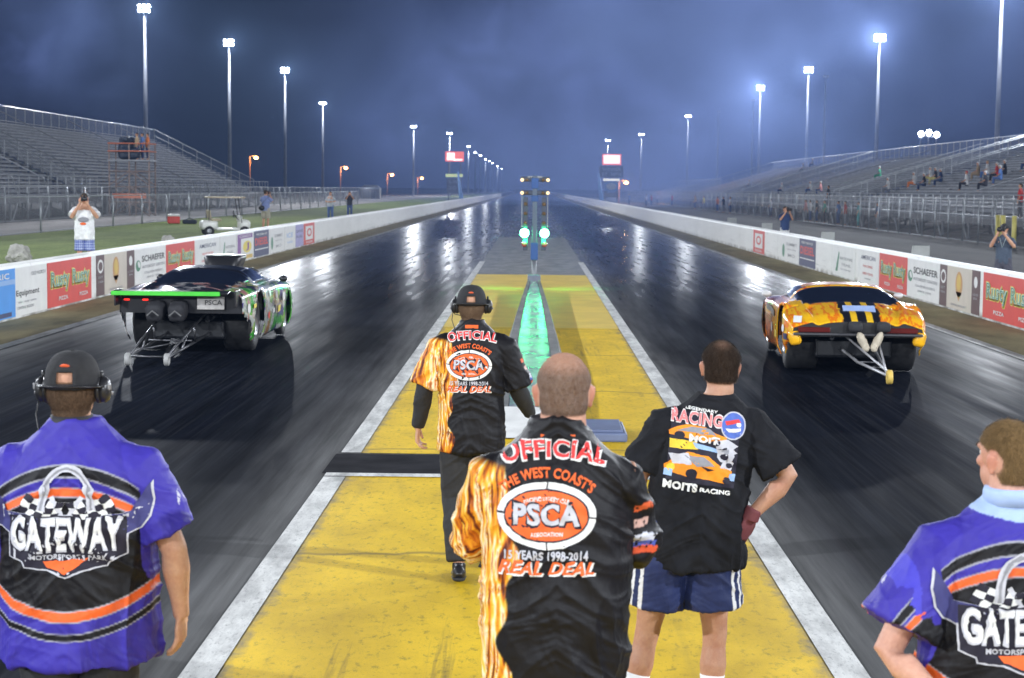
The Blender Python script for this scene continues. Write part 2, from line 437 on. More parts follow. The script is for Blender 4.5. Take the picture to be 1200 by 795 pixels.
def body_colors(me, H, M, hc, tone, P):
    c = coords(me); L = (c - np.array(hc)) @ np.array(M.inverted()).T
    col = np.ones((len(c), 3))*np.array(tone)
    m = fbm(c*22, 3, 5)[:, None] - .5; m2 = vnoise(c*160, 9)[:, None] - .5
    col = col*(1 + m*[.3, .55, .6] + m2*[.12, .2, .2])
    lips = (np.abs(L[:, 0]) < .026) & (L[:, 2] < -.055) & (L[:, 2] > -.079) & (L[:, 1] > .072)
    col[lips] = col[lips]*[.85, .5, .5]
    ears = (np.abs(L[:, 0]) > .076) & (L[:, 2] > -.06) & (L[:, 2] < .03); col[ears] = col[ears]*[1.0, .84, .82]
    return col, L
def make_person(name, loc, yaw, P_, label, tone, hair=None, shirt_mat=None, colf=None, legs=None, shoes=None, group=None, faces=True, amp=.006, seed=0, cat='person', sockh=None):
    P = dict(BASE); P.update(P_); k = P['h']/1.8; vox = P['vox']
    root = empty('person', loc, yaw, label, cat, group); root.scale = (k, k, k)
    mb, H, M, hc = build_body(P)
    me = fused(mb, vox, 3, 'body')
    col, L = body_colors(me, H, M, hc, tone, P); setcol(me, col)
    me.materials.append(attr_mat('skin', .5, .35, 170, .35)); put('body', me, root)
    bme = me
    if faces:
        for s_ in (-1, 1):
            e = MB(); e.ell(H(s_*.031, .070, .008), (.0115, .0125, .0105), None, 14, 10)
            e.ell(H(s_*.031, .0800, .008), (.0055, .0035, .0055), None, 10, 6, m=1)
            e.build('eye', [mat('eye_white', (.7, .68, .65), .2), mat('iris', (.05, .03, .02), .15)], root, True)
            e = MB(); e.tube([H(s_*.016, .093, .028), H(s_*.034, .093, .034), H(s_*.052, .082, .028)], [.002, .0035, .002], 6); e.build('eyebrow', mat('brow_hair', (.05, .035, .025), .8), root, True)
    if hair:
        hm = hair_from(me, H, M, hc, hair['fn'], hair.get('thick', .006), seed + 3, hair.get('fuzz', .002), hair['col'], hair.get('strands', 0), hair.get('slen', .01))
        hm.materials.append(attr_mat('hair', .75, .9, 420, .2)); put('hair', hm, root)
    sh = None
    if shirt_mat:
        g = garment(P); sme = fused(g, P.get('svox', vox), 5, 'shirt')
        folds(sme, amp, seed, cx=leanf(P, 1.2).x)
        if colf is not None: setcol(sme, colf(coords(sme), normals(sme)))
        sme.materials.append(shirt_mat); sh = put(P['shirt'].get('name', 'shirt'), sme, root)
    if legs:
        g = MB(); lg = legs
        r0 = leanf(P, .95)
        g.rings([(V3(0, 0, .80), .15*lg.get('w', 1), .11*lg.get('w', 1)), (V3(0, 0, .88), .175*lg.get('w', 1), .128*lg.get('w', 1)), (V3(0, 0, .97), .172*lg.get('w', 1), .125*lg.get('w', 1)), (r0 + V3(0, 0, 1.03), .16*lg.get('w', 1), .118*lg.get('w', 1))], 32)
        for S in 'LR':
            hp, kn, an = Vector(P['hip'+S]), Vector(P['kne'+S]), Vector(P['ank'+S]); t = lg['len']; r = lg['r']
            pts = [hp + V3(0, 0, .04), lerp(hp, kn, .3*min(t, 1)), lerp(hp, kn, .7*min(t, 1)), lerp(hp, kn, min(t, 1))]; rad = [.10, r[0], (r[0]+r[1])/2, r[1]]
            if t > 1:
                for q in (.25, .5, .8, 1): pts.append(lerp(kn, an, (t-1)*q) + V3(0, -.008 if q < 1 else 0, 0)); rad.append(r[1] + (r[2]-r[1])*q)
            g.tube(pts, rad, 22, up=(1, 0, 0))
        lme = fused(g, vox*1.05, 4, 'trousers'); folds(lme, lg.get('amp', .006), seed + 30, .1, 1.0)
        if lg.get('colf'): setcol(lme, lg['colf'](coords(lme)))
        lme.materials.append(lg['mat']); put(lg.get('name', 'trousers'), lme, root)
    if shoes:
        for S in 'LR':
            sm, so = build_shoe(P, S, shoes, vox*1.0); ob = put('shoe', sm, root); so.build('sole', shoes[1], ob, True)
            if sockh:
                an, kn = Vector(P['ank'+S]), Vector(P['kne'+S]); s = MB()
                s.tube([an, lerp(an, kn, sockh*.5), lerp(an, kn, sockh)], [.041, .046, .056], 18); s.build('sock', mat('white_sock', (.75, .75, .74), .9), root, True)
    return dict(root=root, H=H, M=M, hc=hc, P=P, k=k, shirt=sh, body=bme, L=L)
def add_cap(A, m, strap=True, badge=None):
    "baseball cap seen from behind: crown, button, brim, open strap"
    H, root = A['H'], A['root']; n = 40; rows = 14; V = []; Fc = []
    for i in range(rows+1):
        th = (math.pi*.5)*i/rows
        for k in range(n):
            a = 2*math.pi*k/n; x, y = math.cos(a), math.sin(a)
            low = -.006 - .006*max(0, -y)
            z = low + (.108 - low)*math.sin(th)**.85; rr = math.cos(th)**.72 if i < rows else 0
            V.append(H(x*.0875*rr, -.010 + y*.108*rr, z + .012))
    for i in range(rows):
        for k in range(n):
            k2 = (k+1) % n; a = 2*math.pi*(k+.5)/n
            if strap and math.sin(a) < (-.93, -.935, -.945, -.965)[min(i, 3)] and i < 4: continue
            Fc.append((i*n+k, i*n+k2, (i+1)*n+k2, (i+1)*n+k))
    c = MB(); c.add(V, Fc)
    o = c.build('cap', m, root, True); sd = o.modifiers.new('s', 'SOLIDIFY'); sd.thickness = .003; sd.offset = 1
    b = MB(); q = []
    for s_ in range(-6, 7):
        a = s_/6*.95; q.append((H(math.sin(a)*.084, .088*math.cos(a) + .01, .008), H(math.sin(a)*.075, .165*math.cos(a)**.6 + .008, -.004 - .012*abs(math.sin(a)))))
    v = [x for p in q for x in p]; b.add(v, [(2*i, 2*i+1, 2*i+3, 2*i+2) for i in range(12)])
    bo = b.build('brim', m, root, True); sd = bo.modifiers.new('s', 'SOLIDIFY'); sd.thickness = .003
    t = MB(); t.ell(H(0, -.01, .122), (.008, .008, .004), None, 10, 6); t.build('cap_button', m, o, True)
    if strap:
        st = MB(); pts = [H(math.sin(a)*.088, -.010 - math.cos(a)*.109, .012) for a in [x/6*.62 for x in range(-6, 7)]]
        st.tube(pts, .010, 8, flat=(.2, 1), up=(0, 1, 0)); st.build('cap_strap', m, o, True)
    if badge:
        e = MB(); e.ell(H(0, -.100, .078), (.017, .005, .012), (.75, 0, 0), 16, 8); e.build('badge', badge, o, True)
    return o
def add_headset(A, m, m2, side=-1):
    H, root = A['H'], A['root']
    b = MB(); b.tube([H(math.cos(a)*.103, -.012 - .112*math.sin(a), .004 + .010*math.sin(a)) for a in [math.pi*x/16 for x in range(17)]], .009, 10, flat=(.5, 1.5), up=(0, 0, 1))
    hs = b.build('headset', m, root, True)
    for s_ in (-1, 1):
        e = MB(); ax = (H(s_*1.0, 0, 0) - H(0, 0, 0)).normalized()
        c = H(s_*.078, -.004, -.008)
        e.tube([c, c + ax*.006, c + ax*.016], [.034, .040, .038], 24, flat=(1, 1.15))
        e.tube([c + ax*.014, c + ax*.030, c + ax*.042, c + ax*.047], [.036, .038, .030, .015], 24, flat=(1, 1.15))
        ec = e.build('earcup', m, hs, True)
        e = MB(); e.bbox(c + ax*.044 + V3(0, -.012, .012), (.012, .024, .022), .003); e.bbox(c + ax*.050 + V3(0, .008, -.012), (.008, .012, .012), .003); e.build('control_knob', m2, ec)
        e = MB(); e.tube([c + ax*.02 + V3(0, 0, .03), c + ax*.02 + V3(0, -.005, .062)], .006, 8); e.build('bracket', m, ec, True)
    b = MB(); b.tube([H(side*.11, .0, -.02), H(side*.105, .05, -.06), H(side*.06, .105, -.075), H(side*.02, .115, -.07)], [.003, .003, .003, .008], 8); b.build('microphone_boom', m, hs, True)
    b = MB(); b.tube([H(side*.112, -.01, -.04), H(side*.118, -.03, -.09), H(side*.10, -.06, -.14), H(side*.11, -.085, -.22)], .0025, 6); b.build('cable', m, hs, True)
    return hs
# ------------------------------------------------------------------ camera
cam = bpy.data.cameras.new('camera'); co = bpy.data.objects.new('camera', cam); COL.objects.link(co); SC.camera = co
cam.lens = 60; cam.sensor_width = 36; cam.clip_end = 6000; cam.clip_start = .1
fw = Vector((600 - VX, F, -(397.5 - VY))).normalized()
M0 = fw.to_track_quat('-Z', 'Y').to_matrix().to_4x4()
cam.dof.use_dof = True; cam.dof.focus_distance = 11; cam.dof.aperture_fstop = 6.3
co.matrix_world = Matrix.Translation((0, 0, CAMH)) @ M0 @ Matrix.Rotation(TILT, 4, 'Z')
SC.view_settings.view_transform = 'Standard'; SC.view_settings.look = 'None'; SC.view_settings.exposure = 0; SC.view_settings.gamma = 1
cy = SC.cycles
cy.use_denoising = True; cy.max_bounces = 6; cy.volume_bounces = 0; cy.diffuse_bounces = 2; cy.glossy_bounces = 3; cy.transparent_max_bounces = 24
cy.sample_clamp_indirect = 3; cy.caustics_reflective = False; cy.caustics_refractive = False

# ------------------------------------------------------------------ night sky, the blue glow of lit smoke painted into its colour
w = bpy.data.worlds.new('World'); SC.world = w; w.use_nodes = True; nt = w.node_tree
N = lambda t, **k: (lambda n: [setattr(n, a, b) for a, b in k.items()] and n or n)(nt.nodes.new(t))
bg = nt.nodes['Background']; tc = N('ShaderNodeTexCoord')
sky = N('ShaderNodeTexSky', sky_type='NISHITA', sun_disc=False, sun_elevation=R(-6), sun_rotation=R(200))
mpg = N('ShaderNodeMapping'); mpg.inputs['Scale'].default_value = (3.2, 3.2, 4.2); mpg.inputs['Location'].default_value = (1.35, 0, 2.1)
nz = N('ShaderNodeTexNoise'); nz.inputs['Scale'].default_value = 2.1; nz.inputs['Detail'].default_value = 5; nz.inputs['Roughness'].default_value = .5; nz.inputs['Distortion'].default_value = .5
nt.links.new(tc.outputs['Generated'], mpg.inputs[0]); nt.links.new(mpg.outputs[0], nz.inputs['Vector'])
# painted smoke glow is strongest straight up the track and over the left stand
def gauss(dirv, width):
    d = N('ShaderNodeVectorMath', operation='DISTANCE'); d.inputs[1].default_value = dirv
    nt.links.new(tc.outputs['Generated'], d.inputs[0])
    m = N('ShaderNodeMapRange', interpolation_type='SMOOTHSTEP'); m.inputs['From Min'].default_value = 0; m.inputs['From Max'].default_value = width
    m.inputs['To Min'].default_value = 1; m.inputs['To Max'].default_value = 0
    nt.links.new(d.outputs['Value'], m.inputs['Value']); return m.outputs[0]
g1 = gauss((.055, 1, .045), .34); g2 = gauss((-.27, .96, .08), .075)
def MA(op, x, y, z=None):
    n = N('ShaderNodeMath', operation=op)
    for i, v in enumerate((x, y, z)):
        if v is None: continue
        if isinstance(v, (int, float)): n.inputs[i].default_value = v
        else: nt.links.new(v, n.inputs[i])
    return n.outputs[0]
nz2 = N('ShaderNodeTexNoise'); nz2.inputs['Scale'].default_value = 7.5; nz2.inputs['Detail'].default_value = 6; nz2.inputs['Roughness'].default_value = .6; nz2.inputs['Distortion'].default_value = .7
nt.links.new(mpg.outputs[0], nz2.inputs['Vector'])
g3 = gauss((-.17, .98, .10), .13)
amt = MA('MULTIPLY_ADD', g1, .52, MA('MULTIPLY_ADD', g2, .36, .03))
amt = MA('MAXIMUM', MA('MULTIPLY_ADD', g3, -.34, amt), .03)
def mr(v, a_, b_, c_, d_):
    m = N('ShaderNodeMapRange'); nt.links.new(v, m.inputs['Value'])
    for k_, q_ in zip(('From Min', 'From Max', 'To Min', 'To Max'), (a_, b_, c_, d_)): m.inputs[k_].default_value = q_
    return m.outputs[0]
a4 = N('ShaderNodeMath', operation='MULTIPLY')
nt.links.new(MA('MULTIPLY', amt, mr(nz.outputs['Fac'], .34, .66, .30, 1.35)), a4.inputs[0]); nt.links.new(mr(nz2.outputs['Fac'], .33, .67, .62, 1.3), a4.inputs[1])
cr = N('ShaderNodeValToRGB'); e = cr.color_ramp.elements
e[0].position = 0; e[0].color = (.0050, .0065, .016, 1); e[1].position = .80; e[1].color = (.070, .098, .255, 1)
q = cr.color_ramp.elements.new(.35); q.color = (.018, .027, .075, 1)
nt.links.new(a4.outputs[0], cr.inputs[0])
ad = N('ShaderNodeMix', data_type='RGBA', blend_type='ADD'); ad.inputs[0].default_value = .003
nt.links.new(cr.outputs[0], ad.inputs[6]); nt.links.new(sky.outputs[0], ad.inputs[7])
nt.links.new(ad.outputs[2], bg.inputs[0]); bg.inputs[1].default_value = 1.0

# ------------------------------------------------------------------ ground materials
def nodes_mat(name, rough=.6, spec=.5):
    m = bpy.data.materials.new(name); m.use_nodes = True; b = m.node_tree.nodes['Principled BSDF']
    b.inputs['Roughness'].default_value = rough; b.inputs['Specular IOR Level'].default_value = spec
    t = m.node_tree; tc = t.nodes.new('ShaderNodeTexCoord')
    def noise(scale, sx=1, sy=1, sz=1, detail=5, rough=.55):
        mp = t.nodes.new('ShaderNodeMapping'); mp.inputs['Scale'].default_value = (sx, sy, sz)
        n = t.nodes.new('ShaderNodeTexNoise'); n.inputs['Scale'].default_value = scale; n.inputs['Detail'].default_value = detail; n.inputs['Roughness'].default_value = rough
        t.links.new(tc.outputs['Object'], mp.inputs[0]); t.links.new(mp.outputs[0], n.inputs['Vector']); return n.outputs['Fac']
    def math_(op, a, b=None, c=None):
        n = t.nodes.new('ShaderNodeMath'); n.operation = op
        for i, v in enumerate((a, b, c)):
            if v is None: continue
            if isinstance(v, (int, float)): n.inputs[i].default_value = v
            else: t.links.new(v, n.inputs[i])
        return n.outputs[0]
    def ramp(v, stops, interp='LINEAR'):
        n = t.nodes.new('ShaderNodeValToRGB'); n.color_ramp.interpolation = interp; e = n.color_ramp.elements
        for i, (p, c) in enumerate(stops):
            q = e[i] if i < 2 else e.new(p)
            q.position = p; q.color = (*c, 1) if hasattr(c, '__len__') else (c, c, c, 1)
        t.links.new(v, n.inputs[0]); return n.outputs[0]
    def mix(f, a, b_, bt='MIX'):
        n = t.nodes.new('ShaderNodeMix'); n.data_type = 'RGBA'; n.blend_type = bt
        for i, v in ((0, f), (6, a), (7, b_)):
            if isinstance(v, (int, float)): n.inputs[i].default_value = v if i == 0 else (v, v, v, 1)
            elif isinstance(v, tuple): n.inputs[i].default_value = (*v, 1)
            else: t.links.new(v, n.inputs[i])
        return n.outputs[2]
    def sep():
        n = t.nodes.new('ShaderNodeSeparateXYZ'); t.links.new(tc.outputs['Object'], n.inputs[0]); return n.outputs
    def bump(h, s=.3, d=.01):
        n = t.nodes.new('ShaderNodeBump'); n.inputs['Strength'].default_value = s; n.inputs['Distance'].default_value = d
        t.links.new(h, n.inputs['Height']); t.links.new(n.outputs[0], b.inputs['Normal'])
    return m, b, t, noise, math_, ramp, mix, sep, bump

# racing lanes: rubber laid in two dark grooves, bare grey concrete between
trk, b, t, noise, mt, ramp, mix, sep, bump = nodes_mat('rubbered_track', .25, .4)
X, Y, Z = sep()
warp = mt('MULTIPLY_ADD', noise(.6, 1, .04, 1, 3), .8, -.4)
xx = mt('ADD', X, warp)
u = mt('MULTIPLY_ADD', xx, 1/18, .5)
def P_(x): return .5 + x/18
D = (.0065, .008, .013); Mi = (.014, .016, .021); G = (.125, .125, .125); G2 = (.050, .051, .055)
base = ramp(u, [(0, G2), (1, G2), (P_(-7.6), G), (P_(-6.9), G2), (P_(-6.2), Mi), (P_(-5.4), D), (P_(-3.2), D), (P_(-2.6), Mi), (P_(-2.1), G2), (P_(-1.7), G),
                (P_(1.7), G), (P_(2.05), G2), (P_(2.5), Mi), (P_(3.1), D), (P_(5.0), D), (P_(5.7), Mi), (P_(6.4), G2), (P_(7.2), G)])
st = ramp(noise(7, 1, .035, 1, 6, .65), [(.3, .55), (.75, 1.45)])
c1 = mix(1.0, base, st, 'MULTIPLY')
st2 = ramp(noise(26, 1, .012, 1, 4, .6), [(.48, 0), (.75, 1)])
c2 = mix(mt('MULTIPLY', st2, .13), c1, (.10, .10, .105))
pat = ramp(noise(.25, 1, .5, 1, 4), [(.35, .65), (.7, 1.35)])
c3 = mix(1.0, c2, pat, 'MULTIPLY')
t.links.new(c3, b.inputs['Base Color'])
rr = mt('MULTIPLY_ADD', noise(5, 1, .05, 1, 5, .6), .30, .10)
pm_ = mt('MULTIPLY', ramp(noise(.16, 2, .35, 1, 3), [(.45, 0), (.6, 1)]), mt('MULTIPLY', ramp(mt('ABSOLUTE', mt('SUBTRACT', mt('ABSOLUTE', X), 2.6)), [(.6, 1), (1.0, 0)]), ramp(mt('MULTIPLY', Y, .01), [(.42, 0), (.60, 1)])))
rr = mt('ADD', rr, mt('MULTIPLY', ramp(mt('MULTIPLY', Y, .02), [(.3, 1), (1.0, 0)]), .16))
t.links.new(rr, b.inputs['Roughness'])
bump(mt('ADD', mt('MULTIPLY', noise(9, 1, .05, 1, 4), 1.0), mt('MULTIPLY', noise(120, 1, .6, 1, 3), .18)), .06, .006)
b.inputs['IOR'].default_value = 1.38; b.inputs['Specular IOR Level'].default_value = .2
b2 = t.nodes.new('ShaderNodeBsdfPrincipled'); b2.inputs['Specular IOR Level'].default_value = 0; b2.inputs['Roughness'].default_value = .9; t.links.new(c3, b2.inputs['Base Color'])
ms = t.nodes.new('ShaderNodeMixShader'); t.links.new(b2.outputs[0], ms.inputs[1]); t.links.new(b.outputs[0], ms.inputs[2]); t.links.new(ms.outputs[0], t.nodes['Material Output'].inputs[0])
wet = mt('ADD', mt('MULTIPLY', Y, .01), mt('MULTIPLY_ADD', noise(.9, 1, .06, 1, 4), .24, -.12))
fct = mt('MULTIPLY', ramp(wet, [(.12, .07), (.85, .72), (.32, .20), (.5, .50)]), ramp(noise(3, 1, .05, 1, 4), [(.3, .55), (.65, 1.0)])); t.links.new(fct, ms.inputs[0])
trk_m = trk

ylw, b, t, noise, mt, ramp, mix, sep, bump = nodes_mat('worn_yellow_paint', .6, .15)
n1 = ramp(noise(1.3, 1, .6, 1, 6, .65), [(.28, 0), (.62, 1)])
yc = mix(n1, (.50, .32, .008), (.74, .485, .012))
n2 = ramp(noise(18, 1, .5, 1, 6, .75), [(.33, 0), (.46, 1)])
yc = mix(n2, (.34, .24, .015), yc)
n3 = ramp(noise(60, 1, 1, 1, 3, .7), [(.62, 0), (.72, 1)])
yc = mix(mt('MULTIPLY', n3, .55), yc, (.09, .075, .03))
Xc, Yc, Zc = sep()
wv = mt('ABSOLUTE', mt('SUBTRACT', mt('FRACT', mt('MULTIPLY_ADD', Yc, .22, mt('MULTIPLY', noise(.9, 1, .2, 1, 3), .16))), .5))
yc = mix(mt('MULTIPLY', ramp(wv, [(0, 1), (.012, 0)]), .7), yc, (.10, .08, .03))
n4 = ramp(noise(4, 1, .12, 1, 5, .6), [(.56, 0), (.75, 1)])
yc = mix(mt('MULTIPLY', n4, .35), yc, (.14, .11, .04))
edg = ramp(mt('ADD', mt('ABSOLUTE', Xc), mt('MULTIPLY', noise(6, 1, .5, 1, 6, .7), .22)), [(1.52, 0), (1.62, 1)]); edg = mt('MULTIPLY', mt('SUBTRACT', mt('ADD', mt('ABSOLUTE', Xc), mt('MULTIPLY', noise(6, 1, .5, 1, 6, .7), .3)), 1.60), 12); edg = ramp(edg, [(0, 0), (1, 1)])
yc = mix(mt('MULTIPLY', edg, .8), yc, (.15, .14, .11))
scf = mt('MULTIPLY', ramp(noise(2.2, 2.5, .10, 1, 6, .65), [(.57, 0), (.66, 1)]), ramp(noise(.8, 1, 1, 1, 3), [(.45, 0), (.6, 1)]))
yc = mix(mt('MULTIPLY', scf, .55), yc, (.07, .06, .03))
yc = mix(mt('MULTIPLY', ramp(noise(220, 1, 1, 1, 2, .8), [(.55, 0), (.7, 1)]), .35), yc, (.30, .20, .02))
t.links.new(yc, b.inputs['Base Color']); bump(noise(150, 1, 1, 1, 4), .25, .006)
ylw2 = mat('pale_yellow_paint', (.66, .47, .07), .5, 0, .18, 1.2, .1)

wht, b, t, noise, mt, ramp, mix, sep, bump = nodes_mat('scuffed_white_paint', .55, .4)
wc = mix(ramp(noise(5, 1, .25, 1, 6, .7), [(.35, 0), (.62, 1)]), (.30, .30, .29), (.68, .68, .65))
wc = mix(mt('MULTIPLY', ramp(noise(50, 1, .4, 1, 4, .7), [(.55, 0), (.68, 1)]), .6), wc, (.12, .12, .12))
t.links.new(wc, b.inputs['Base Color'])
cnc, b, t, noise, mt, ramp, mix, sep, bump = nodes_mat('bare_concrete', .8, .05)
wc = mix(ramp(noise(2, 1, .4, 1, 6, .7), [(.3, 0), (.7, 1)]), (.10, .105, .11), (.26, .265, .26)); X, Y, Z = sep(); wc = mix(ramp(mt('ADD', mt('MULTIPLY', Y, .02), mt('MULTIPLY', noise(.8, 1, .2, 1, 4), .25)), [(1.10, 0), (1.50, 1)]), wc, (.010, .012, .017)); t.links.new(wc, b.inputs['Base Color']); bump(noise(80), .2, .006)
drt, b, t, noise, mt, ramp, mix, sep, bump = nodes_mat('dirty_shoulder', .8, .3)
wc = mix(ramp(noise(1.2, 1, .3, 1, 6, .7), [(.3, 0), (.7, 1)]), (.16, .135, .07), (.38, .32, .17)); t.links.new(wc, b.inputs['Base Color']); bump(noise(60), .4, .01)
asp, b, t, noise, mt, ramp, mix, sep, bump = nodes_mat('old_asphalt', .85, .1)
wc = mix(ramp(noise(.35, 1, .2, 1, 6, .65), [(.3, 0), (.7, 1)]), (.020, .020, .023), (.055, .052, .052)); t.links.new(wc, b.inputs['Base Color']); bump(noise(60), .3, .01)
pav, b, t, noise, mt, ramp, mix, sep, bump = nodes_mat('pale_pavement', .9, .1)
wc = mix(ramp(noise(.5, 1, .3, 1, 6, .65), [(.3, 0), (.7, 1)]), (.17, .155, .15), (.30, .28, .27)); t.links.new(wc, b.inputs['Base Color'])
grs, b, t, noise, mt, ramp, mix, sep, bump = nodes_mat('mown_grass', .9, .15)
wc = mix(ramp(noise(.8, 1, .3, 1, 7, .75), [(.3, 0), (.7, 1)]), (.10, .15, .03), (.25, .31, .08))
wc = mix(ramp(noise(.15, 1, .4, 1, 3), [(.5, 0), (.8, .6)]), wc, (.32, .31, .12)); t.links.new(wc, b.inputs['Base Color']); bump(noise(30), .8, .03); wc = mix(ramp(noise(9, 1, .6, 1, 6, .8), [(.36, .75), (.58, 0)]), wc, (.05, .075, .015)); t.links.new(wc, b.inputs['Base Color'])

def sheet(name, x0, x1, y0, y1, z, m, nx=1, ny=1):
    mb = MB(); V = [(x0 + (x1-x0)*i/nx, y0 + (y1-y0)*j/ny, z) for j in range(ny+1) for i in range(nx+1)]
    mb.add(V, [(j*(nx+1)+i, j*(nx+1)+i+1, (j+1)*(nx+1)+i+1, (j+1)*(nx+1)+i) for j in range(ny) for i in range(nx)])
    return tag(mb.build(name, m), kind='structure')
sheet('ground', -2500, 2500, -400, 5000, -.03, asp)
sheet('track', -9.1, 8.62, -40, 900, 0, trk_m)
sheet('track_shoulder', -9.12, -7.86, -40, 900, .006, drt)
sheet('track_shoulder', 7.32, 8.64, -40, 900, .006, drt)
sheet('edge_line', -7.86, -7.66, -40, 900, .010, wht); sheet('edge_line', 7.12, 7.32, -40, 900, .010, wht)
sheet('median_paint', -1.52, 1.52, -20, 14.1, .006, ylw); sheet('median_paint', -1.52, 1.52, 15.25, 29.4, .006, ylw)
sheet('median_paint', -1.52, 1.52, 29.4, 47.6, .006, ylw2)
sheet('timing_gap', -1.74, 1.85, 14.15, 15.2, .004, mat('dark_rubber_strip', (.034, .034, .037), .9, 0, .3, 3, .3, .0))
sheet('timing_line', -1.70, 1.52, 13.98, 14.14, .011, wht)
sheet('median_concrete', -1.62, 1.62, 47.6, 84, .005, cnc)
sheet('median_line', -1.70, -1.52, -20, 13.95, .010, wht); sheet('median_line', 1.52, 1.70, -20, 13.95, .010, wht)
sheet('median_line', -1.70, -1.52, 15.25, 56, .010, wht); sheet('median_line', 1.52, 1.70, 15.25, 56, .010, wht)
# raised verge beyond the left wall and paved apron beyond the right wall
mb = MB(); mb.box((-309.5, 400, .16), (600, 1200, .38)); tag(mb.build('grass_verge', grs), kind='structure')
sheet('left_apron', -29, -20.6, -60, 950, .356, pav)
sheet('left_yard', -600, -29, -60, 950, .354, asp)
sheet('right_apron', 9.0, 21.6, -60, 900, .0, asp)
sheet('right_yard', 21.6, 600, -60, 900, -.004, pav)

# ------------------------------------------------------------------ concrete walls
wall_m, b, t, noise, mt, ramp, mix, sep, bump = nodes_mat('white_wall_paint', .5, .4)
wc = mix(ramp(noise(.9, 1, .35, 2, 6, .7), [(.3, 0), (.6, 1)]), (.70, .70, .67), (.80, .80, .77))
X, Y, Z = sep()
jt = mt('ABSOLUTE', mt('SUBTRACT', mt('FRACT', mt('MULTIPLY', Y, 1/3.66)), .5))
wc = mix(mt('MULTIPLY', ramp(jt, [(0, 1), (.006, 0)]), .55), wc, (.2, .2, .19))
low = mt('MULTIPLY', ramp(Z, [(0, 1), (.16, 0)]), ramp(noise(3, 1, .5, 1, 5), [(.35, 0), (.6, 1)]))
wc = mix(low, wc, (.16, .14, .10))
wc = mix(mt('MULTIPLY', ramp(noise(2.5, 1, .12, 5, 5, .7), [(.60, 0), (.7, 1)]), .5), wc, (.15, .15, .15))
t.links.new(wc, b.inputs['Base Color'])
def wall(side, label):
    x = -9.15 if side < 0 else 8.67; s = side
    prof = [(0, 0), (0, .90), (.02, .95), (.10, .97), (.24, .97), (.30, .93), (.30, 0)]
    mb = MB(); V = []; ys = [-20 + 4*i for i in range(230)]
    for y in ys:
        for a, z in prof: V.append((x + s*a, y, z))
    n = len(prof); mb.add(V, [(i*n+k, i*n+k+1, (i+1)*n+k+1, (i+1)*n+k) for i in range(len(ys)-1) for k in range(n-1)])
    o = mb.build('barrier_wall', wall_m); tag(o, label, 'wall', None)
wall(-1, 'long white concrete barrier between the left lane and the grass')
wall(1, 'long white concrete barrier between the right lane and the asphalt service road')

# ------------------------------------------------------------------ light poles
pole_m = mat('weathered_pole_steel', (.20, .21, .24), .6, .2, .15, 2, 0, .3)
galv = mat('galvanised_steel', (.34, .36, .38), .45, .6, .15, 2)
galv_d = mat('dull_steel', (.20, .21, .23), .55, .5, .2, 2)
lamp_on = mat('floodlight_glass', (1, 1, 1), .3, emit=(.86, .92, 1.0), es=60)
lamp_or = mat('sodium_lamp_glass', (1, .6, .3), .3, emit=(1.0, .42, .10), es=14)
black = mat('black_plastic', (.015, .015, .017), .35, 0, .2, 20)
FL = 0
def light_pole(x, y, ztop, label, n=6, z0=0.0, power=0, lit=True, group='tall floodlight poles along the drag strip', kelvin=(.88, .93, 1.0), aim=None):
    h = ztop - z0
    root = empty('light_pole', (x, y, z0), 0, label, 'light pole', group)
    p = MB(); p.tube([(0, 0, 0), (0, 0, h*.5), (0, 0, h)], [.30, .22, .13], 12); p.box((0, 0, .15), (.9, .9, .3)); p.build('pole', pole_m, root, True)
    c = MB(); c.box((0, 0, h - .1), (1.5 if n > 2 else .8, .12, .12))
    if n > 4: c.box((0, 0, h - .6), (1.3, .12, .12))
    c.build('crossarm', galv_d, root)
    inward = -1 if x > 0 else 1
    for i in range(n):
        r_, k = divmod(i, 3 if n > 2 else n); xx = (k - (1 if n > 2 else (n-1)/2))*.48; zz = h + .08 - r_*.48
        f = MB(); f.tube([(xx, -.05, zz), (xx, -.25, zz - .08), (xx, -.36, zz - .12)], [.12, .19, .21], 14, up=(1, 0, 0)); fo = f.build('floodlight', galv_d, root, True)
        f = MB(); f.tube([(xx, -.365, zz - .122), (xx, -.375, zz - .126)], [.19, .18], 14, up=(1, 0, 0)); f.build('lens', lamp_on if lit else galv, fo, True)
    if power:
        L = bpy.data.lights.new('floodlight_beam', 'SPOT'); L.energy = power; L.color = kelvin; L.shadow_soft_size = .40; L.spot_size = R(165); L.spot_blend = .35
        o = bpy.data.objects.new('floodlight_beam', L); COL.objects.link(o); o.parent = root; o.location = (0, -.55 if y > 0 else .55, h - .2); o.rotation_euler = Vector((-x, -45 if y > 30 else (20 - y)*.9, -20)).to_track_quat('-Z', 'Y').to_euler()
    return root
def pole_px(px, py, H, label, **k):
    "pole whose lamp head, H above the camera, shows at px, py"
    Y = F*H/(hz(px) - py); return light_pole((px - VX)*Y/F, Y, CAMH + H, label, **k)
PW = 60000
pole_px(170, 10, 19, 'tallest lit floodlight pole behind the left grandstand, left of the others', z0=.35, power=PW)
pole_px(268, 50, 19, 'second lit floodlight pole from the left, past the end of the left grandstand', z0=.35, power=PW)
pole_px(333, 82, 19, 'third lit floodlight pole from the left, between two orange street lamps', z0=.35, power=PW)
pole_px(377, 122, 17, 'shorter floodlight pole left of the white hut', z0=.35, power=PW*.5, n=3)
pole_px(483, 149, 14, 'slim floodlight pole left of the red and white left scoreboard', z0=.35, power=PW*.5, n=3)
pole_px(525, 157, 14, 'floodlight pole rising behind the left scoreboard', z0=.35, power=PW*.6, n=3)
ords = ['first', 'second', 'third', 'fourth', 'fifth', 'sixth', 'seventh', 'eighth']
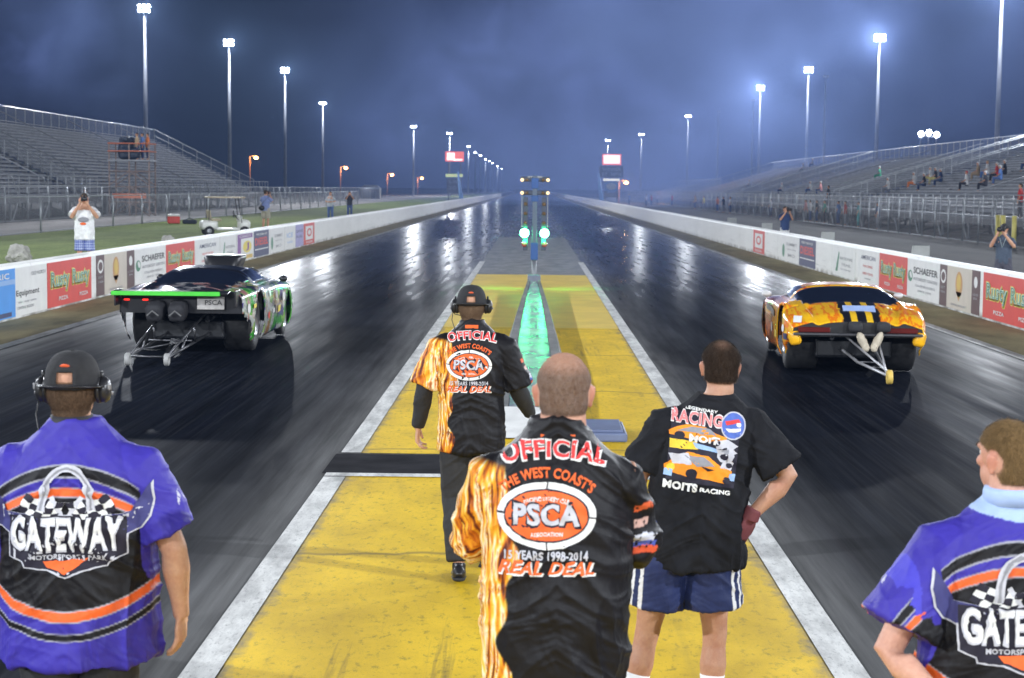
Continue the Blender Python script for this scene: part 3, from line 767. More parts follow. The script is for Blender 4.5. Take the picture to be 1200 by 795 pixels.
for i, (px, py) in enumerate([(547, 172), (555, 179), (561, 182.5), (567, 187), (571, 189), (575, 191.5), (581, 195), (586, 198)]):
    pole_px(px, py, 14, 'distant floodlight pole, %s in the descending row of lamps right of the left scoreboard' % ords[i], z0=.3, n=2, power=PW*.4 if i % 3 == 0 else 0)
pole_px(709, 165, 14, 'floodlight pole rising behind the right scoreboard', n=3, power=PW*.6)
pole_px(748, 158, 14, 'slim floodlight pole just right of the right scoreboard', n=3, power=PW*.5)
pole_px(802, 137, 17, 'floodlight pole over the distant low bleachers on the right', n=3, power=PW*.5)
pole_px(885, 103, 19, 'lit floodlight pole at the far end of the right grandstand', power=PW)
pole_px(940, 82, 19, 'lit floodlight pole behind the right grandstand, with another lit one close on each side', power=PW)
pole_px(1021, 45, 19, 'tallest lit floodlight pole in view behind the right grandstand', power=PW)
light_pole(42, 156, 21.4, 'thick floodlight pole near the right edge whose lamps are above the picture', power=PW)
for i, (x, y, px) in enumerate([(42.5, 395, 0), (44, 345, 0), (46, 272, 0)]):
    light_pole(x, y, 20.5, ['dim unlit pole beside the lit pole over the distant bleachers', 'dim unlit pole between the far bleachers and the right grandstand', 'dim unlit pole just right of the pair of lit poles on the right'][i], lit=False, n=2)
for x, y in ((-42, 101), (42, 101), (-42, 46), (42, 46), (-42, -9), (42, -9), (-40, -64), (40, -64)):
    light_pole(x, y, 21.4, 'floodlight pole beside the starting area, outside the picture', power=PW*(1.0 if y > 0 else 1.5), z0=.35 if x < 0 else 0)
# unseen floods added behind the camera to brighten the backs of people
for x in (-9, 9):
    light_pole(x, -26, 12.5, 'floodlight mast added behind the camera, outside the picture, to brighten the people', n=3, power=PW*.20)
# stadium cluster beyond the right stand
r0 = empty('light_bank', (0, 0, 0), 0, 'bank of three bright white lamps low behind the right grandstand', 'light bank')
Yb = 300; zb = CAMH + (hz(1081) - 158)*Yb/F
mb = MB()
for px in (1072, 1081, 1090): mb.tube([((px - VX)*Yb/F, Yb, 0), ((px - VX)*Yb/F, Yb, zb)], .1, 6)
mb.box(((1081 - VX)*Yb/F, Yb, zb - .4), (3.4, .15, .15)); mb.build('frame', galv_d, r0)
for px, dz in ((1072, 0), (1081, .25), (1090, -.1)):
    mb = MB(); mb.tube([((px - VX)*Yb/F, Yb - .3, zb + dz), ((px - VX)*Yb/F, Yb - .4, zb + dz - .02)], [.5, .48], 14); mb.build('floodlight', lamp_on, r0)
for px, py, lab, Yo in ((299, 185, 'orange street lamp nearest the left grandstand end, on a short pole', 330), (404, 197, 'orange street lamp between two floodlight poles near the white hut', 380),
                        (458, 205, 'small orange street lamp right of the white hut', 430), (493, 209, 'smallest orange street lamp, left of the left scoreboard', 470), (731, 214, 'small orange lamp beside the right scoreboard', 300)):
    x = (px - VX)*Yo/F; z = CAMH + (hz(px) - py)*Yo/F
    r_ = empty('street_lamp', (x, Yo, .0), 0, lab, 'street lamp', 'orange lamps in the distance')
    mb = MB(); mb.tube([(-1.2, 0, 0), (-1.2, 0, z + .2), (-.3, 0, z + .4)], .10, 8); mb.build('pole', mat('rusty_brown_pole', (.18, .10, .06), .7), r_)
    mb = MB(); mb.ell((0, 0, z), (.42, .42, .30)); mb.build('lamp', lamp_or, r_, True)
    L = bpy.data.lights.new('lamp_light', 'POINT'); L.energy = 2500; L.color = (1, .5, .2); L.shadow_soft_size = .3
    o = bpy.data.objects.new('lamp_light', L); COL.objects.link(o); o.parent = r_; o.location = (0, -.8, z - .2)

# ------------------------------------------------------------------ haze: thin tyre smoke over the strip
hm = bpy.data.materials.new('haze_air'); hm.use_nodes = True; n = hm.node_tree; n.nodes.clear()
ou = n.nodes.new('ShaderNodeOutputMaterial'); pv = n.nodes.new('ShaderNodeVolumePrincipled')
pv.inputs['Color'].default_value = (.36, .56, 1.0, 1); pv.inputs['Density'].default_value = HAZE; pv.inputs['Anisotropy'].default_value = .2
n.links.new(pv.outputs[0], ou.inputs['Volume'])
mb = MB(); mb.box((0, 380, 12.5), (1400, 960, 29))
hz_o = tag(mb.build('haze', hm), kind='stuff')

# drifting tyre smoke lit by the floodlights: soft uneven clouds over the strip and over the left stand
def smoke(name, loc, rad, dens, scale, seed, flat=1.0, wide=(0, 1)):
    m = bpy.data.materials.new(name + '_air'); m.use_nodes = True; t = m.node_tree; t.nodes.clear()
    ou = t.nodes.new('ShaderNodeOutputMaterial'); pv = t.nodes.new('ShaderNodeVolumePrincipled'); pv.inputs['Color'].default_value = (.36, .50, 1.0, 1); pv.inputs['Anisotropy'].default_value = .1
    tc = t.nodes.new('ShaderNodeTexCoord'); mp = t.nodes.new('ShaderNodeMapping'); mp.inputs['Scale'].default_value = tuple(1/r for r in rad)
    t.links.new(tc.outputs['Object'], mp.inputs[0]); ln = t.nodes.new('ShaderNodeVectorMath'); ln.operation = 'LENGTH'; t.links.new(mp.outputs[0], ln.inputs[0])
    fo = t.nodes.new('ShaderNodeMapRange'); fo.interpolation_type = 'SMOOTHSTEP'
    for a, b in zip(('From Min', 'From Max', 'To Min', 'To Max'), (.25, 1.0, 1, 0)): fo.inputs[a].default_value = b
    t.links.new(ln.outputs['Value'], fo.inputs['Value'])
    nz = t.nodes.new('ShaderNodeTexNoise'); nz.noise_dimensions = '4D'; nz.inputs['W'].default_value = seed; nz.inputs['Scale'].default_value = scale; nz.inputs['Detail'].default_value = 3; nz.inputs['Distortion'].default_value = .4
    t.links.new(tc.outputs['Object'], nz.inputs['Vector'])
    r = t.nodes.new('ShaderNodeMapRange')
    for a, b in zip(('From Min', 'From Max', 'To Min', 'To Max'), (.44, .60, .0, 1)): r.inputs[a].default_value = b
    t.links.new(nz.outputs['Fac'], r.inputs['Value'])
    mu = t.nodes.new('ShaderNodeMath'); mu.operation = 'MULTIPLY'; t.links.new(fo.outputs[0], mu.inputs[0]); t.links.new(r.outputs[0], mu.inputs[1])
    m2 = t.nodes.new('ShaderNodeMath'); m2.operation = 'MULTIPLY'; m2.inputs[1].default_value = dens; t.links.new(mu.outputs[0], m2.inputs[0])
    t.links.new(m2.outputs[0], pv.inputs['Density']); t.links.new(pv.outputs[0], ou.inputs['Volume'])
    q = MB(); z0 = (.5 if rad[2] > 10 else .06) - loc[2]
    V = []
    q.box((0, 0, max(z0, -rad[2])/2 + rad[2]/2), (2*rad[0], 2*rad[1], rad[2] - max(z0, -rad[2])))
    return tag(q.build('smoke', m, None, False, None, loc), kind='stuff')
smoke('strip_smoke', (18, 235, 14), (56, 140, 36), SMK, .042, 1.3)
smoke('stand_smoke', (-41, 150, 14), (13, 26, 17), SMK*.8, .09, 4.1)
smoke('start_smoke', (.4, 46, 1.9), (7, 16, 3.2), .016, .35, 2.2)
cy.volume_step_rate = 6.0; cy.volume_max_steps = 40
# ------------------------------------------------------------------ grandstands
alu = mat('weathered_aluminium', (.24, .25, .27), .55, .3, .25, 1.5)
alu_d = mat('shadowed_foot_plank', (.13, .14, .16), .65, .2, .25, 1.5)  # darker copy of the aluminium, shade put into the colour
def link_fence_mat():
    m, b, t, noise, mt, ramp, mix, sep, bump = nodes_mat('chain_link_mesh', .5, .3)
    b.inputs['Base Color'].default_value = (.16, .17, .19, 1); b.inputs['Metallic'].default_value = .4
    X, Y, Z = sep()
    def wv(s): return mt('LESS_THAN', mt('ABSOLUTE', mt('SUBTRACT', mt('FRACT', mt('MULTIPLY', s, 1/.09)), .5)), .055)
    d1 = wv(mt('ADD', mt('ADD', Y, X), Z)); d2 = wv(mt('SUBTRACT', mt('ADD', Y, X), Z))
    t.links.new(mt('MAXIMUM', d1, d2), b.inputs['Alpha']); return m
mesh_m = link_fence_mat()
def fence(pts, h, z0, label, step=3.0, group=None, m=galv, rail=True):
    root = empty('chain_link_fence', (pts[0][0], pts[0][1], z0), 0, label, 'fence', group)
    a = Vector((0, 0, 0)); b = Vector((pts[1][0] - pts[0][0], pts[1][1] - pts[0][1], (pts[1][2] - z0) if len(pts[1]) > 2 else 0)); L = b.length; n = max(1, int(L/step))
    for i in range(n+1):
        p = lerp(a, b, i/n); q = MB(); q.tube([p, p + V3(0, 0, h)], .04, 6); q.build('post', m, root, True)
    if rail:
        q = MB(); q.tube([a + V3(0, 0, h), b + V3(0, 0, h)], .03, 6); q.build('top_rail', m, root, True)
        q = MB(); q.tube([a + V3(0, 0, .06), b + V3(0, 0, .06)], .02, 6); q.build('bottom_rail', m, root, True)
    q = MB(); d = b.normalized(); nn = Vector((-d.y, d.x, 0))*.012
    q.add([a, b, b + V3(0, 0, h), a + V3(0, 0, h)], [(0, 1, 2, 3)]); q.build('wire_mesh', mesh_m, root)
    return root
def stand(side, xf, xb, z1, z2, rows, y0, y1, label, z0, deck_w=1.5, back=1.3, fence_front=True):
    root = empty('grandstand', (side*xf, y0, z0), 0, label, 'grandstand', 'metal grandstands'); L = y1 - y0
    S = side; D = (xb - xf - deck_w)/rows; dz = (z2 - z1)/rows
    def bx(name, x0, x1, ya, yb, za, zb, m): q = MB(); q.box((S*(x0+x1)/2, (ya+yb)/2, (za+zb)/2), (abs(x1-x0), yb-ya, zb-za)); return q.build(name, m, root)
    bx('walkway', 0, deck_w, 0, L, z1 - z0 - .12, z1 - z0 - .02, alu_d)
    for r_ in range(rows):
        x = deck_w + D*r_; z = z1 - z0 + dz*r_
        q = MB(); nseg = max(1, int(L/9))
        for k in range(nseg):
            ya, yb = L*k/nseg + .04, L*(k+1)/nseg - .04
            q.box((S*(x + D*.72), (ya+yb)/2, z + .42), (.26, yb-ya, .045))
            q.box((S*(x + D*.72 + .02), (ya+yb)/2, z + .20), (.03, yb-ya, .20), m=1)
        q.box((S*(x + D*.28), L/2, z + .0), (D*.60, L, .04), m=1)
        q.build('seat_row', [alu, alu_d], root)
    # frames, braces and front guard rail
    nf = max(2, int(L/5.5))
    for k in range(nf+1):
        y = L*k/nf; q = MB()
        for j in range(5):
            x = deck_w*.1 + (xb - xf - .3)*j/4; zz = (z1 - z0 - .12) + (0 if j == 0 else (z2 - z1)*max(0, (x - deck_w))/(xb - xf - deck_w))
            q.tube([(S*x, y, 0), (S*x, y, zz)], .07, 6)
        q.tube([(S*deck_w, y, z1 - z0 - .2), (S*(xb - xf), y, z2 - z0 - .2)], .08, 6)
        q.tube([(S*.1, y, .1), (S*(xb-xf)*.25, y, (z1-z0)*1.0)], .04, 6)
        q.build('support_frame', galv_d, root)
    q = MB()
    for zz in (.0, .55, 1.08): q.tube([(0, 0, z1 - z0 + zz), (0, L, z1 - z0 + zz)], .03, 6)
    np_ = int(L/1.8)
    for k in range(np_+1): q.tube([(0, L*k/np_, z1 - z0 - .5), (0, L*k/np_, z1 - z0 + 1.08)], .028, 5)
    q.build('guard_rail', galv, root)
    q = MB(); nb = int(L/5.5)
    for k in range(nb):
        y = L*k/nb; q.tube([(S*.05, y, 0), (S*.05, y + 1.4, z1 - z0)], .05, 6); q.tube([(S*.05, y, z1 - z0 + 1.0), (-S*.0, y + 1.1, z1 - z0 - .1)], .035, 6)
    q.build('brace', galv, root)
    bx('skirt_beam', -.02, .06, 0, L, z1 - z0 - .42, z1 - z0 - .13, mat('dark_beam', (.03, .035, .045), .6))
    # back fence
    X = xb - xf
    q = MB(); nb = int(L/2.4)
    for k in range(nb+1): q.tube([(S*X, L*k/nb, z2 - z0 - .6), (S*X, L*k/nb, z2 - z0 + back)], .035, 5)
    q.tube([(S*X, 0, z2 - z0 + back), (S*X, L, z2 - z0 + back)], .035, 5); q.build('back_rail', galv, root)
    q = MB(); q.add([(S*X, 0, z2 - z0), (S*X, L, z2 - z0), (S*X, L, z2 - z0 + back), (S*X, 0, z2 - z0 + back)], [(0, 1, 2, 3)]); q.build('back_mesh', mesh_m, root)
    # end rails running down the slope
    for y in (0, L):
        q = MB(); n = 7
        for k in range(n+1):
            x = deck_w + (X - deck_w)*k/n; z = z1 - z0 + (z2 - z1)*k/n; q.tube([(S*x, y, z), (S*x, y, z + back)], .035, 5)
        q.tube([(S*deck_w, y, z1 - z0 + back), (S*X, y, z2 - z0 + back)], .035, 5); q.tube([(S*deck_w, y, z1 - z0 + back*.5), (S*X, y, z2 - z0 + back*.5)], .025, 5)
        q.build('end_rail', galv, root)
        q = MB(); q.add([(S*deck_w, y, z1 - z0), (S*X, y, z2 - z0), (S*X, y, z2 - z0 + back), (S*deck_w, y, z1 - z0 + back)], [(0, 1, 2, 3)]); q.build('end_mesh', mesh_m, root)
    # aisle stairs
    for ya in [L*f_ for f_ in (.22, .5, .78)]:
        q = MB()
        for r_ in range(rows):
            q.box((S*(deck_w + D*(r_ + .3)), ya, z1 - z0 + dz*r_ + .05), (D*.6, 1.1, .05)); q.box((S*(deck_w + D*(r_ + .75)), ya, z1 - z0 + dz*(r_ + .5) + .06), (D*.4, 1.1, .05))
        q.tube([(S*deck_w, ya, z1 - z0 + .95), (S*X, ya, z2 - z0 + .95)], .03, 6)
        q.build('aisle_steps', alu, root)
    return root
def seat_at(side, xf, xb, z1, z2, px, py, deck_w=1.5):
    "point on the slope of a stand that shows at px, py"
    best = None
    for k in range(200):
        x = xf + deck_w + (xb - xf - deck_w)*k/199; z = z1 + (z2 - z1)*k/199
        Y = F*side*x/(px - VX); yy = hz(px) + (CAMH - z)*F/Y
        if best is None or abs(yy - py) < best[0]: best = (abs(yy - py), side*x, Y, z)
    return best[1:]
stand(-1, 28, 40, 1.75, 6.9, 20, 80, 110, 'near section of the left grandstand, its stepped end at the left edge', .35)
stand(-1, 28, 40, 1.75, 6.9, 20, 113, 181, 'long empty left grandstand behind the camera scaffold', .35)
RS = (1, 23, 40, 1.25, 5.9)
stand(*RS[:3], RS[3], RS[4], 22, 62, 137, 'near section of the right grandstand with the red-shirted spectator', 0)
stand(*RS[:3], RS[3], RS[4], 22, 139.5, 200, 'middle section of the right grandstand, below the tallest pole', 0)
stand(*RS[:3], RS[3], RS[4], 22, 202.5, 285, 'far section of the right grandstand where the smoke thickens', 0)
stand(1, 23, 33, 1.0, 3.2, 8, 300, 390, 'distant low bleachers between the scoreboard and the right grandstand', 0)
fence([(-20.4, 40), (-20.4, 200)], 1.5, .355, 'low chain-link fence between the grass verge and the pale left pavement', 6)
fence([(-27.2, 60), (-27.2, 300)], 1.9, .355, 'chain-link fence running along the front of the left grandstand', 4)
fence([(21.6, 50), (21.6, 140)], 2.1, 0, 'near chain-link fence in front of the right grandstand', 3)
fence([(21.6, 140.5), (21.6, 390)], 2.1, 0, 'far chain-link fence in front of the right grandstand fading into smoke', 5)
# yellow gate posts by the right stand
for i, px in enumerate((1165, 1171, 1184)):
    Y = F*21.3/(px - VX)
    q = MB(); q.tube([(21.3, Y, 0), (21.3, Y, 1.42)], .11, 10)
    tag(q.build('bollard', mat('yellow_post_paint', (.62, .55, .16), .5), None, True), ['left yellow post of a close pair behind the right photographer', 'right yellow post of a close pair behind the right photographer', 'single yellow post right of the photographer at the right edge'][i], 'post', 'yellow posts by the right grandstand')

# ------------------------------------------------------------------ camera scaffold on the left
Ys = 112; xs = (154 - VX)*Ys/F
sc_ = empty('scaffold_tower', (xs, Ys, .35), 0, 'rusty camera scaffold in front of the left grandstand with a dark tarpaulin on top', 'scaffold tower')
orr = mat('orange_safety_paint', (.55, .16, .08), .6, 0, .2, 3); rst = mat('rusty_scaffold_tube', (.26, .20, .18), .7, .3, .3, 4)
for x in (-1.3, 0, 1.3):
    for y in (-.9, .9):
        q = MB(); q.tube([(x, y, 0), (x, y, 4.75)], .05, 6); q.build('upright', rst, sc_)
for z in (.9, 1.9, 2.9):
    q = MB()
    for y in (-.9, .9):
        q.tube([(-1.3, y, z), (1.3, y, z)], .035, 6); q.tube([(-1.3, y, z - .9), (0, y, z)], .03, 6); q.tube([(1.3, y, z - .9), (0, y, z)], .03, 6)
    for x in (-1.3, 1.3): q.tube([(x, -.9, z), (x, .9, z)], .035, 6)
    q.build('cross_brace', rst, sc_)
q = MB(); q.box((0, 0, 3.6), (2.8, 2.0, .10)); q.build('platform', alu, sc_)
for z in (4.2, 4.7):
    q = MB()
    for y in (-.95, .95): q.tube([(-1.35, y, z), (1.35, y, z)], .04, 6)
    for x in (-1.35, 1.35): q.tube([(x, -.95, z), (x, .95, z)], .04, 6)
    q.build('guard_rail', orr, sc_)
q = MB(); q.box((0, -.94, 1.3), (2.2, .05, .3)); q.build('barrier_board', orr, sc_)
q = MB(); q.bbox((xs - .35, Ys, 4.75), (1.0, .8, 1.5), .2, (0, .06, 0)); q.bbox((xs - .1, Ys - .2, 4.4), (1.3, .8, .7), .15); q.bbox((xs - .3, Ys - .5, 5.3), (.4, .7, .35), .1)
me = fused(q, .07, 2, 'covered_camera'); c = coords(me); setco(me, c + normals(me)*((fbm(c*4, 3, 2) - .5)*.16)[:, None]); me.materials.append(mat('dark_tarpaulin', (.02, .03, .055), .5))
tag(put('covered_camera', me), 'bulky camera under a dark blue tarpaulin on top of the left scaffold', 'covered camera')

# ------------------------------------------------------------------ banners on the walls
PAINT = {k: mat('banner_' + k, v, .45, 0, .07, 3) for k, v in dict(red=(.62, .045, .03), white=(.74, .74, .72), cream=(.56, .50, .42), brown=(.085, .035, .035), blue=(.05, .28, .72), black=(.03, .03, .03),
     green=(.05, .22, .12), mint=(.58, .74, .62), gold=(.62, .42, .08), grey=(.32, .32, .34), navy=(.03, .04, .12), purple=(.20, .06, .28), lilac=(.34, .32, .58), tan=(.52, .28, .10), sky=(.25, .42, .72), yellow=(.75, .62, .10)).items()}
def banner(side, pxa, pxb, label, base, items, z0=.04, z1=.90, wall_x=None):
    L = 9.15 if side < 0 else 8.67
    if side < 0: ya, yb = F*L/(VX - pxa), F*L/(VX - pxb); x = -L + .008
    else: ya, yb = F*L/(pxa - VX), F*L/(pxb - VX); x = L - .008
    u = 1 if yb > ya else -1; wd = abs(yb - ya)
    root = empty('banner', (x, ya, z0), 0, label, 'banner', 'sponsor banners on the track walls')
    def pt(a, b, off): return (-side*off, u*a*wd, b*(z1 - z0))
    q = MB(); V = [pt(0, 0, 0), pt(1, 0, 0), pt(1, 1, 0), pt(0, 1, 0), pt(0, 0, -.006), pt(1, 0, -.006), pt(1, 1, -.006), pt(0, 1, -.006)]
    q.add(V, [(0, 1, 2, 3), (4, 7, 6, 5), (0, 4, 5, 1), (1, 5, 6, 2), (2, 6, 7, 3), (3, 7, 4, 0)]); q.build('panel', PAINT[base], root)
    by = {}; asp_ = wd/(z1 - z0)
    for lay, (nm, colr, its) in enumerate(items):
        q = MB()
        for v, f in its: q.add([pt(a, b, .003 + .0022*lay) for a, b in v], f)
        q.build(nm, PAINT[colr], root)
    return root
def T(s, cx, cy, w, h, **k):
    c, f = t_item(s, 0, 0, w, h, **k); return [(cx + a, cy + b) for a, b in c], f
def Rr(a, b, c, d): return poly((a, b), (c, b), (c, d), (a, d))
def script_sign(side, pa, pb, label):
    it = []
    for cx in (.27, .74):
        it.append(('letter_outline', 'yellow', [T('Rusty', cx, .56, .42, .50, bold=.07, rot=-.0), T('Rusty', cx + .01, .54, .42, .50, bold=.07)]))  # yellow printed edge behind the script letters
    it.append(('lettering', 'mint', [T('Rusty', .27, .57, .40, .44, bold=.03), T('Rusty', .74, .57, .40, .44, bold=.03)]))
    it.append(('lettering', 'green', [T('Rusty', .27, .57, .395, .42, bold=-.012), T('Rusty', .74, .57, .395, .42, bold=-.012)]))
    it.append(('lettering', 'white', [T('PIZZA', .33, .17, .20, .085, bold=.02), T('PIZZA', .80, .17, .20, .085, bold=.02)]))
    return banner(side, pa, pb, label, 'red', it)
def lines(rows_, x0, x1):
    return [T(s, (x0+x1)/2, y, (x1-x0)*w_, h) for s, y, h, w_ in rows_]
def tri_sign(side, a, b, c, d, where):
    "cream panel with a football-like emblem between two brown strips"
    banner(side, a, b, 'narrow brown banner with round white emblem, %s' % where[0], 'brown', [('emblem', 'white', [oval(.5, .72, .36, .17)]), ('emblem', 'brown', [oval(.5, .72, .25, .11)]), ('lettering', 'grey', [T('EST', .5, .45, .6, .06), T('1904', .5, .34, .6, .06)])])
    banner(side, b, c, 'cream banner with tan cone emblem, %s' % where[1], 'cream', [('emblem', 'tan', [oval(.5, .60, .14, .30), poly((.38, .42), (.62, .42), (.5, .2))]), ('emblem', 'gold', [oval(.5, .64, .08, .2)]), ('lettering', 'grey', [T('GRAND RESORT', .5, .10, .62, .05)])])
    banner(side, c, d, 'narrow brown banner with small white oval, %s' % where[2], 'brown', [('emblem', 'white', [oval(.5, .73, .22, .13)]), ('lettering', 'grey', [T('LODGE', .5, .45, .7, .05), T('SPA', .5, .36, .5, .05)])])
def schaefer(side, a, b, where):
    banner(side, a, b, 'white SCHAEFER banner, %s' % where, 'white', [('emblem', 'green', [oval(.10, .55, .075, .15)]), ('emblem', 'white', [oval(.12, .58, .035, .09, rot=.2)]),
        ('lettering', 'black', [T('SCHAEFER', .58, .72, .74, .17, bold=.015)]), ('lettering', 'grey', [T('AUTOBODY CENTERS', .58, .50, .74, .08), T('COLLISION EXPERTS', .58, .33, .60, .06), T('SINCE 1979', .56, .2, .42, .05)])])
banner(-1, -40, 14, 'bright blue banner at the left edge of the picture', 'blue', [('stripe', 'sky', [Rr(0, .68, 1, .78)]), ('stripe', 'navy', [Rr(.6, .03, .9, .12)]), ('lettering', 'white', [T('ELECTRIC', .45, .86, .8, .12, bold=.02)])])
banner(-1, 14, 51.5, 'white banner reading Equipment beside the bright blue banner', 'white', [('lettering', 'black', [T('Equipment', .38, .45, .72, .16, bold=.02)]), ('lettering', 'grey', [T('OLD NORTH', .72, .84, .46, .08), T('sales - rental - service', .36, .28, .56, .05), T('CENTRAL REGION', .3, .16, .5, .06)])])
script_sign(-1, 52, 104, 'large red banner with two script words, nearest the camera on the left wall')
tri_sign(-1, 110, 119.5, 146, 155, ('left of the cream banner on the left wall', 'between two brown strips on the left wall', 'right of the cream banner on the left wall'))
schaefer(-1, 155.5, 192, 'behind the black car on the left wall')
script_sign(-1, 192.5, 226, 'red banner with two script words behind the black car')
def bluetext(side, a, b, where): banner(side, a, b, 'white banner with blue heading, %s' % where, 'white', [('lettering', 'navy', [T('AMERICAN', .5, .78, .7, .13, bold=.01)]), ('lettering', 'red', [T('RACING', .5, .52, .45, .07), T('OPEN 7 DAYS', .5, .3, .5, .07)]), ('lettering', 'grey', [T('www', .5, .15, .3, .05)])])
def slash(side, a, b, where): banner(side, a, b, 'white banner with slanting green stroke, %s' % where, 'white', [('emblem', 'green', [poly((.12, .15), (.22, .15), (.30, .75), (.26, .8))]), ('lettering', 'grey', [T('NATIONAL', .62, .60, .6, .10), T('TRAIL', .62, .40, .45, .09), T('raceway', .6, .24, .5, .06)])])
bluetext(-1, 227, 255, 'right of the farther red banner on the left wall')
slash(-1, 256, 275, 'beside the purple and yellow banner')
banner(-1, 275.5, 295, 'purple and yellow banner near the golf cart', 'white', [('frame', 'purple', [Rr(.05, .80, .95, .96), Rr(.05, .22, .25, .8)]), ('stripe', 'gold', [Rr(.05, .04, .95, .18)]), ('emblem', 'yellow', [oval(.62, .48, .26, .22)]), ('lettering', 'white', [T('CANDY', .5, .88, .7, .09)]), ('lettering', 'purple', [T('J', .62, .48, .2, .3, bold=.02)])])
def darkred(side, a, b, where): banner(side, a, b, 'navy banner with red word, %s' % where, 'navy', [('lettering', 'red', [T('DIESEL', .5, .58, .86, .30, bold=.03)]), ('stripe', 'white', [Rr(.05, .26, .95, .30)]), ('lettering', 'white', [T('PERFORMANCE', .5, .86, .7, .08)])])
darkred(-1, 296, 313.5, 'between the golf cart and the second photographer')
def greenrow(side, a, b, where): banner(side, a, b, 'white banner with green hook mark, %s' % where, 'white', [('emblem', 'green', [oval(.13, .4, .07, .26), ]), ('lettering', 'grey', [T('SUMMIT', .6, .68, .6, .12), T('speed shop', .6, .48, .5, .08), T('MO', .6, .25, .4, .12)])])
greenrow(-1, 315, 331, 'right of the dark navy banner on the left wall')
banner(-1, 332, 344, 'small pale banner with faint blue text on the left wall', 'white', [('lettering', 'sky', [T('ICE', .5, .6, .6, .2), T('cold', .5, .3, .5, .1)])])
banner(-1, 345, 354, 'small lilac banner beside the farthest red-framed banner', 'lilac', [('lettering', 'navy', [T('SAVE', .5, .7, .8, .12), T('FUEL', .5, .45, .8, .12)])])
def redframe(side, a, b, where): banner(side, a, b, 'small red-framed banner, %s' % where, 'red', [('panel_inset', 'white', [Rr(.16, .22, .84, .86)]), ('emblem', 'red', [oval(.5, .56, .22, .20)]), ('emblem', 'white', [oval(.5, .56, .13, .12)]), ('lettering', 'white', [T('SODA', .5, .11, .6, .1, bold=.02)])])
redframe(-1, 354.5, 367, 'farthest banner on the left wall')
script_sign(1, 1151, 1215, 'large red banner with two script words at the right edge of the picture')
tri_sign(1, 1100, 1108.5, 1137.5, 1147, ('left of the cream banner on the right wall', 'between two brown strips on the right wall', 'right of the cream banner on the right wall'))
schaefer(1, 1062, 1099.5, 'right of the orange car on the right wall')
script_sign(1, 1029, 1061.5, 'red banner with two script words just above the orange car')
bluetext(1, 1004, 1028, 'left of the red banner above the orange car')
slash(1, 975, 1000, 'above the roof of the orange car')
darkred(1, 935, 954, 'right of the white-trousered photographer')
greenrow(1, 914, 934.5, 'right beside the white-trousered photographer')
redframe(1, 881, 894, 'farthest banner on the right wall')

# ------------------------------------------------------------------ scoreboards
def board_lit(name, col, es): return mat(name, col, .4, emit=col, es=es)
lw = board_lit('lit_white_panel', (1, .93, .90), 1.7); lr = board_lit('lit_red_panel', (1, .16, .10), 1.1); ly = board_lit('lit_yellow_strip', (.75, .85, .35), .7)
def scoreboard(px, Y, side, label):
    x = (px - VX)*Y/F; s = Y/F
    def zz(py): return CAMH + (hz(px) - py)*s
    root = empty('scoreboard', (x, Y, 0), 0, label, 'scoreboard', 'scoreboards at the far end of the strip')
    def bx(name, a, b, c, d, m, dy=0, th=.25): q = MB(); q.bbox(((a+b)/2*s, dy, (zz(c)+zz(d))/2), (abs(b-a)*s, th, abs(zz(c)-zz(d))), .02); return q.build(name, m, root)
    q = MB()
    for a in (-7, 7): q.tube([(a*s, .3, 0), (a*s, .3, zz(180 if side < 0 else 184))], .10, 8)
    q.build('post', galv_d, root)
    if side < 0:
        p = bx('lit_panel', -11, 10.5, 178, 189.5, lr)
        for a, b, c, d in ((-9, 0, 179.5, 188), (-1, 9, 186.5, 188.5)):
            q = MB(); q.box(((a+b)/2*s, -.14, (zz(c)+zz(d))/2), ((b-a)*s, .02, abs(zz(c)-zz(d)))); q.build('lit_lettering_block', lw, p)
        bx('yellow_strip', -10.5, 9.5, 204, 207.5, ly); bx('display_panel', -9, 7, 209, 226, mat('dark_display', (.04, .05, .09), .3)); 
        for k, t_ in enumerate(('5.98', '201')):
            c_, f_ = t_item(t_, -1*s, zz(213 + k*7), 12*s, 4*s); q = MB(); q.add([(a, -.14, b) for a, b in c_], f_); q.build('digits', mat('dim_digit', (.18, .2, .3), .5), root)
    else:
        p = bx('lit_panel', -11, 11, 181, 193.5, lr)
        q = MB(); q.box((0, -.14, (zz(182.2)+zz(192))/2), (19*s, .02, abs(zz(182.2)-zz(192)))); q.build('lit_face', lw, p)
        bx('name_board', -14, 13.5, 195, 208, mat('dark_display', (.04, .05, .09), .3))
        for k, t_ in enumerate(('WINNER', 'ET  MPH')):
            c_, f_ = t_item(t_, 0, zz(198.5 + k*6), 22*s, 4*s, bold=.02); q = MB(); q.add([(a, -.14, b) for a, b in c_], f_); q.build('lettering', mat('grey_letter', (.30, .34, .45), .5), root)
        bx('lit_strip', -9.5, 9.5, 209.5, 212, board_lit('lit_cream_strip', (1, .95, .8), 1.1))
        q = bx('sponsor_sign', -8, 8, 213.5, 224, PAINT['sky']); e_ = MB(); v, f = oval(0, zz(218.5), 6*s, 4*s); e_.add([(a, -.14, b) for a, b in v], f); e_.build('emblem', PAINT['white'], q)
        bx('lower_sign', -8, 7, 226, 231, PAINT['grey'])
    return root
scoreboard(531, 250, -1, 'left scoreboard with a glowing red and white top panel and yellow strip')
scoreboard(714, 240, 1, 'right scoreboard with a glowing white top panel framed in red over a dark board')
for px, Y, lab in ((537, 235, 'leaning pale blue post in front of the left scoreboard'), (701, 225, 'leaning pale blue post left of the right scoreboard')):
    x = (px - VX)*Y/F; q = MB(); q.tube([(x + .35, Y, 0), (x - .25, Y, CAMH + 19*Y/F)], [.35, .12], 8, flat=(1, .6))
    tag(q.build('marker_post', mat('pale_blue_paint', (.25, .42, .75), .5), None, True), lab, 'post', 'blue marker posts')

